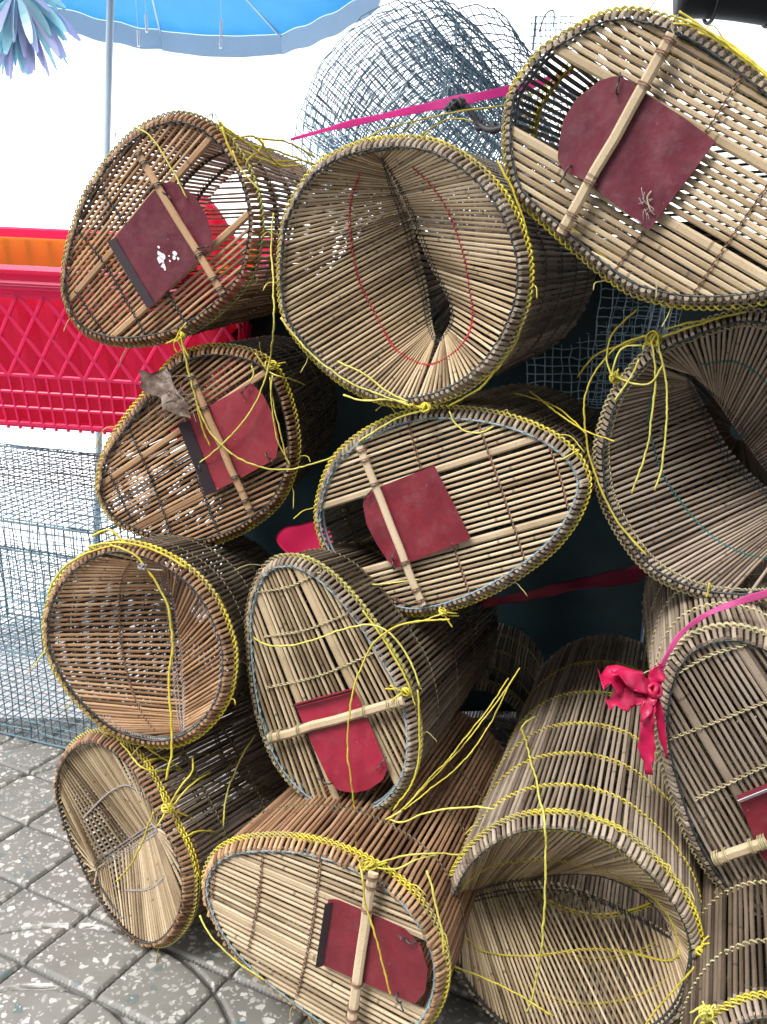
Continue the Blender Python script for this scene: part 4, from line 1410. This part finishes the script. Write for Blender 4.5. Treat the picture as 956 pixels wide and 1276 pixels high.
# open wire rack far behind, seen in the gap and above the roll
root = empty('wire_rack', at(760, 500, 1.76) * np.array([1, 1, 0]))
ro = at(732, 500, 1.76)
tag(root, 'pale wire rack standing in the gap between the top traps', 'rack')
mb = MB()
mesh_sheet(mb, ro, RT * .15, UP * .25 + RT * .03, 6, 14, .0010, .0012)
mesh_sheet(mb, ro + FW * .05 + RT * .02, RT * .13 - UP * .01, UP * .25 + RT * .06, 4, 16, .0010, .0012)
mb.build('mesh_panel', W_PALE, root)
for k_ in range(3):
    mb = MB()
    mesh_sheet(mb, ro + FW * (.10 + .05 * k_) - RT * .10 + UP * .006 * k_, RT * (.30 + .02 * k_) + UP * .012 * k_, UP * .25 + RT * .02 * k_, 17 + k_, 15 + k_, .0012, .0015)
    mb.build('mesh_panel', W_MIST if k_ else W_PALE, root)
mb = MB()
for dx in (.085, .10, .12):
    mb.tube(np.array([ro + RT * dx, ro + RT * (dx + .06) + UP * .26]), .0022, 6)
for dx in (.145,):
    p = ro + RT * dx
    mb.tube(np.array([[p[0], p[1], 0], p, p + UP * .25]), .003, 6)
mb.build('upright', W_PALE, root)
root = empty('wire_basket', at(682, 60, 2.5))
tag(root, 'small pale wire basket peeping out above the mesh roll', 'basket')
mb = MB()
mesh_sheet(mb, at(662, 62, 2.5), RT * .12, UP * .09, 9, 5, .0012, .001)
mb.tube(catmull([at(664,62,2.5), at(668,20,2.5)], 4), .003, 5)
mb.tube(catmull([at(672,40,2.5), at(680,18,2.5), at(690,14,2.5), at(690,34,2.5)], 6), .0022, 5)
mb.build('basket_wires', W_PALE, root)

# ------------------------------------------------------------------ teal tarpaulin behind the heap, darkened and extended to block light in the gaps
k = NT('tarpaulin_teal')
n = k.noise(5, 5, k.objco())
TARP = k.done(k.ramp(n, [(.35, (.005, .017, .022)), (.7, (.016, .05, .062))]), .6)
mb = MB()
nx_, nz_ = 110, 30
V = []
for j in range(nz_):
    for i in range(nx_):
        x = -.34 + 2.3 * i / (nx_ - 1)
        f = j / (nz_ - 1)
        topz = .80 + .015 * math.sin(i * .5) + .22 * min(1, max(0, (x + .32) / .3))
        z = .004 + min(f / .7, 1) * topz + (max(f - .7, 0) / .3) * .03
        y = 1.86 + (.030 * math.sin(x * 7 + f * 4) + .010 * math.sin(x * 15 - f * 9 + 1) + .005 * math.sin(x * 31 + f * 21)) * (1 - .4 * f) + .06 * f - max(f - .7, 0) / .3 * (.26 if x > .02 else .05)
        V.append((x, y, z))
V = np.array(V)
fcs = [(j * nx_ + i, j * nx_ + i + 1, (j + 1) * nx_ + i + 1, (j + 1) * nx_ + i) for j in range(nz_ - 1) for i in range(nx_ - 1)]
N_ = len(V)
mb.add(np.vstack([V, V + np.array([0, .004, 0])]), fcs + [tuple(N_ + q for q in f[::-1]) for f in fcs])
tag(mb.build('tarpaulin', TARP, None, True), 'dark teal tarpaulin hanging behind the heap of traps', 'tarpaulin')

# ------------------------------------------------------------------ blue parasol, pole, tinsel, dark awning roll
BLUE = plastic('canopy_blue', (.15, .47, .72), .6, .15, .62)
VAL = plastic('valance_grey', (.46, .57, .67), .7, .1, .55)
STEEL = plastic('pole_steel', (.45, .58, .66), .35, .2)
top = at(139, -40, 2.62)
low = at(133, 187, 2.66)
dv = unit(top - low)
foot = low + dv * ((0 - low[2]) / dv[2])
apex = top + dv * .42
root = empty('parasol', foot)
tag(root, 'blue parasol with grey valance on a thin steel pole behind the red basket', 'parasol')
mb = MB()
mb.tube(np.array([foot, low, top, apex]), .0105, 12)
mb.build('pole', STEEL, root, True)
mb = MB()
a_ = np.linspace(0, 2 * math.pi, 24, endpoint=False)
ring = np.stack([np.c_[foot[0] + r * np.cos(a_), foot[1] + r * np.sin(a_), np.full(24, z)] for r, z in ((.16, -.018), (.16, .02), (.03, .05), (.02, .12))])
mb.rings(ring)
mb.build('foot_plate', STEEL, root)
V8 = [at(20,-8,3.3), at(200,38,3.55), at(350,42,3.5), at(470,-16,3.2), at(520,-230,2.5), at(330,-470,1.9), at(-60,-420,1.9), at(-120,-150,2.6)]
V8 = np.array(V8)
mb, vb = MB(), MB()
for i in range(8):
    a, b = V8[i], V8[(i + 1) % 8]
    n1, n2 = 26, 26
    P = []
    for u in np.linspace(0, 1, n1):
        for w in np.linspace(0, 1, n2):
            e = a + (b - a) * w
            sag = -.012 * 4 * w * (1 - w) * u - .05 * 4 * u * (1 - u)
            wr = .004 * math.sin(w * 21 + u * 9 + i) * math.sin(u * 17 + i * 2) * u
            P.append(apex + (e - apex) * u + up3 * (sag + wr))
    P = np.array(P)
    f = [(r * n2 + c_, r * n2 + c_ + 1, (r + 1) * n2 + c_ + 1, (r + 1) * n2 + c_) for r in range(n1 - 1) for c_ in range(n2 - 1)]
    m = len(P)
    mb.add(np.vstack([P, P + up3 * .002]), f + [tuple(m + q for q in x[::-1]) for x in f])
    e = P[-n2:]
    sc_ = np.sin(np.linspace(0, math.pi, n2))
    dn = np.array([0, 0, -1.0])
    outv = unit((a + b) / 2 - apex) * .004
    q = np.stack([e - up3 * .001, e + dn * (.068 + .006 * sc_)[:, None], e + dn * (.068 + .006 * sc_)[:, None] + outv, e + outv - up3 * .001], 1)
    vb.rings(q)
mb.build('canopy', BLUE, root, True)
vb.build('valance', VAL, root)
for i in range(8):
    rbm = MB()
    rbm.tube(np.array([apex - up3 * .03, (apex + V8[i]) / 2 - up3 * .06, V8[i] - up3 * .012]), .004, 6)
    rbm.build('rib', STEEL, root)
for q0, q1 in (((182,18), (183,40)), ((276,24), (275,60)), ((172,38), (173,58))):
    tb = MB()
    tb.tube(np.array([at(*q0, 3.0), at(*q1, 3.0)]), .0045, 6)
    # hung from the canopy by a thread
    p = at(*q0, 3.0)
    tb.tube(np.array([p, p + up3 * .35]), .0008, 4)
    tb.build('hanging_tie', plastic('tie_white', (.8, .8, .8), .6, .1), root)

TIN = [plastic('tinsel_teal', (.52, .82, .90), .2, .2, .7), plastic('tinsel_lilac', (.68, .72, .92), .2, .2, .7)]
root = empty('tinsel_pompom', at(20, -20, 2.3))
tag(root, 'shiny lilac and teal tinsel pompom hanging at the top left corner', 'decoration')
mbs = [MB(), MB()]
for k in range(90):
    a = RNG.uniform(math.radians(-185), math.radians(10))
    Ln = RNG.uniform(.075, .135)
    dirv = unit(RT * math.cos(a) + UP * math.sin(a) * 1.0 + FW * RNG.normal(0, .35))
    c0 = at(20, -8, 2.3) + dirv * .02
    P = np.array([c0 + dirv * Ln * t - up3 * .05 * t * t for t in np.linspace(0, 1, 7)])
    sidev = unit(np.cross(dirv, FW + RNG.normal(0, .6, 3)))
    ww = np.array([.005, .013, .02, .024, .025, .022, .008]) * RNG.uniform(.7, 1.2)
    O_ = unit(np.cross(sidev, dirv))
    mbs[k % 2].slat(P, sidev, O_, ww, .0012)
mbs[0].tube(np.array([at(20, -8, 2.3), at(20, -8, 2.3) + up3 * .5]), .002, 5)
for i in range(2):
    mbs[i].build('tinsel_strand', TIN[i], root)

AWN = plastic('shade_canvas', (.05, .07, .09), .8, .3)
root = empty('added_awning', (1.9, 3.0, 0))  # unseen awning added over the heap to darken its gaps
tag(root, 'dark unseen awning on posts added to shade the heap from above', 'awning')
mb = MB()
nx_, ny_ = 24, 12
V = []
for j in range(ny_):
    for i in range(nx_):
        u_, w_ = i / (nx_ - 1), j / (ny_ - 1)
        V.append((-.25 + 2.4 * u_, .95 + 2.2 * w_, 1.98 + .12 * w_ - .03 * math.sin(u_ * math.pi * 3) ** 2))
V = np.array(V)
fcs = [(j * nx_ + i, j * nx_ + i + 1, (j + 1) * nx_ + i + 1, (j + 1) * nx_ + i) for j in range(ny_ - 1) for i in range(nx_ - 1)]
N_ = len(V)
mb.add(np.vstack([V, V + np.array([0, 0, .004])]), fcs + [tuple(N_ + q for q in f[::-1]) for f in fcs])
mb.build('roof_sheet', AWN, root, True)
mb = MB()
y_ = np.linspace(.95, 3.1, 60)
x_ = 2.12 + .03 * np.sin(y_ * 19) + .012 * np.sin(y_ * 47)
mb.rings(np.stack([np.c_[x_ + o, y_, np.full(60, z)] for o, z in ((0, .05), (0, 2.0), (.004, 2.0), (.004, .05))], 1))
mb.build('added_side_curtain', AWN, root, True)  # added out of view to close off light from the right
for x_, y_ in ((2.1, 1.0), (2.1, 3.1)):
    mb = MB()
    mb.tube(np.array([(x_, y_, 0), (x_, y_, 2.1)]), .02, 10)
    mb.build('post', STEEL, root, True)
# closed shop fronts added behind the camera to block low sky light
SHUT = plastic('shutter_grey', (.12, .125, .13), .6, .25)
WALLM = plastic('added_shop_wall', (.16, .15, .135), .85, .25)
root = empty('added_shop_row', (0, -3.4, 0))
tag(root, 'unseen row of closed shops with grey shutters, added to block low sky light', 'shop')
mb = MB()
for x0_, x1_ in ((-5, -4.4), (-2.2, -1.8), (.4, .8), (3.0, 3.4), (5.6, 6.2)):
    mb.box(((x0_ + x1_) / 2, -3.4, 1.35), (abs(x1_ - x0_) / 2, 0, 0), (0, .15, 0), (0, 0, 1.35))
mb.box((.6, -3.45, 4.1), (5.6, 0, 0), (0, .25, 0), (0, 0, 1.4))
mb.build('wall', WALLM, root)
for x0_, x1_ in ((-4.4, -2.2), (-1.8, .4), (.8, 3.0), (3.4, 5.6)):
    mb = MB()
    z_ = np.linspace(0, 2.7, 109)
    y_ = -3.38 + .012 * np.sin(z_ * 80)
    ring = np.stack([np.stack([np.full(109, x), y_ + o, z_], 1) for x, o in ((x0_, 0), (x1_, 0), (x1_, -.01), (x0_, -.01))], 1)
    mb.rings(ring)
    mb.build('shutter', SHUT, root)
DARKV = plastic('awning_black', (.012, .014, .018), .5, .3)
mb = MB()
a_, b_ = at(846, -10, 1.75), at(1120, 6, 1.75)
n_ = 30
P = np.linspace(a_, b_, n_) + up3 * .004 * np.sin(np.linspace(0, 9, n_))[:, None]
th = np.linspace(0, 2 * math.pi, 20, endpoint=False)
R_ = .042 + .005 * np.sin(th * 3)
ring = P[:, None] + R_[None, :, None] * (np.cos(th)[None, :, None] * UP + np.sin(th)[None, :, None] * FW)
mb.rings(ring)
for f in (.15, .42, .7):
    c = a_ + (b_ - a_) * f
    mb.tube(c + (.05 * np.cos(th))[:, None] * UP + (.05 * np.sin(th))[:, None] * FW, .004, 5, True)
    mb.tube(np.array([c + UP * .05, c + up3 * .6]), .004, 5)
tag(mb.build('awning_roll', DARKV, None, True), 'black rolled awning hanging at the top right corner', 'awning')
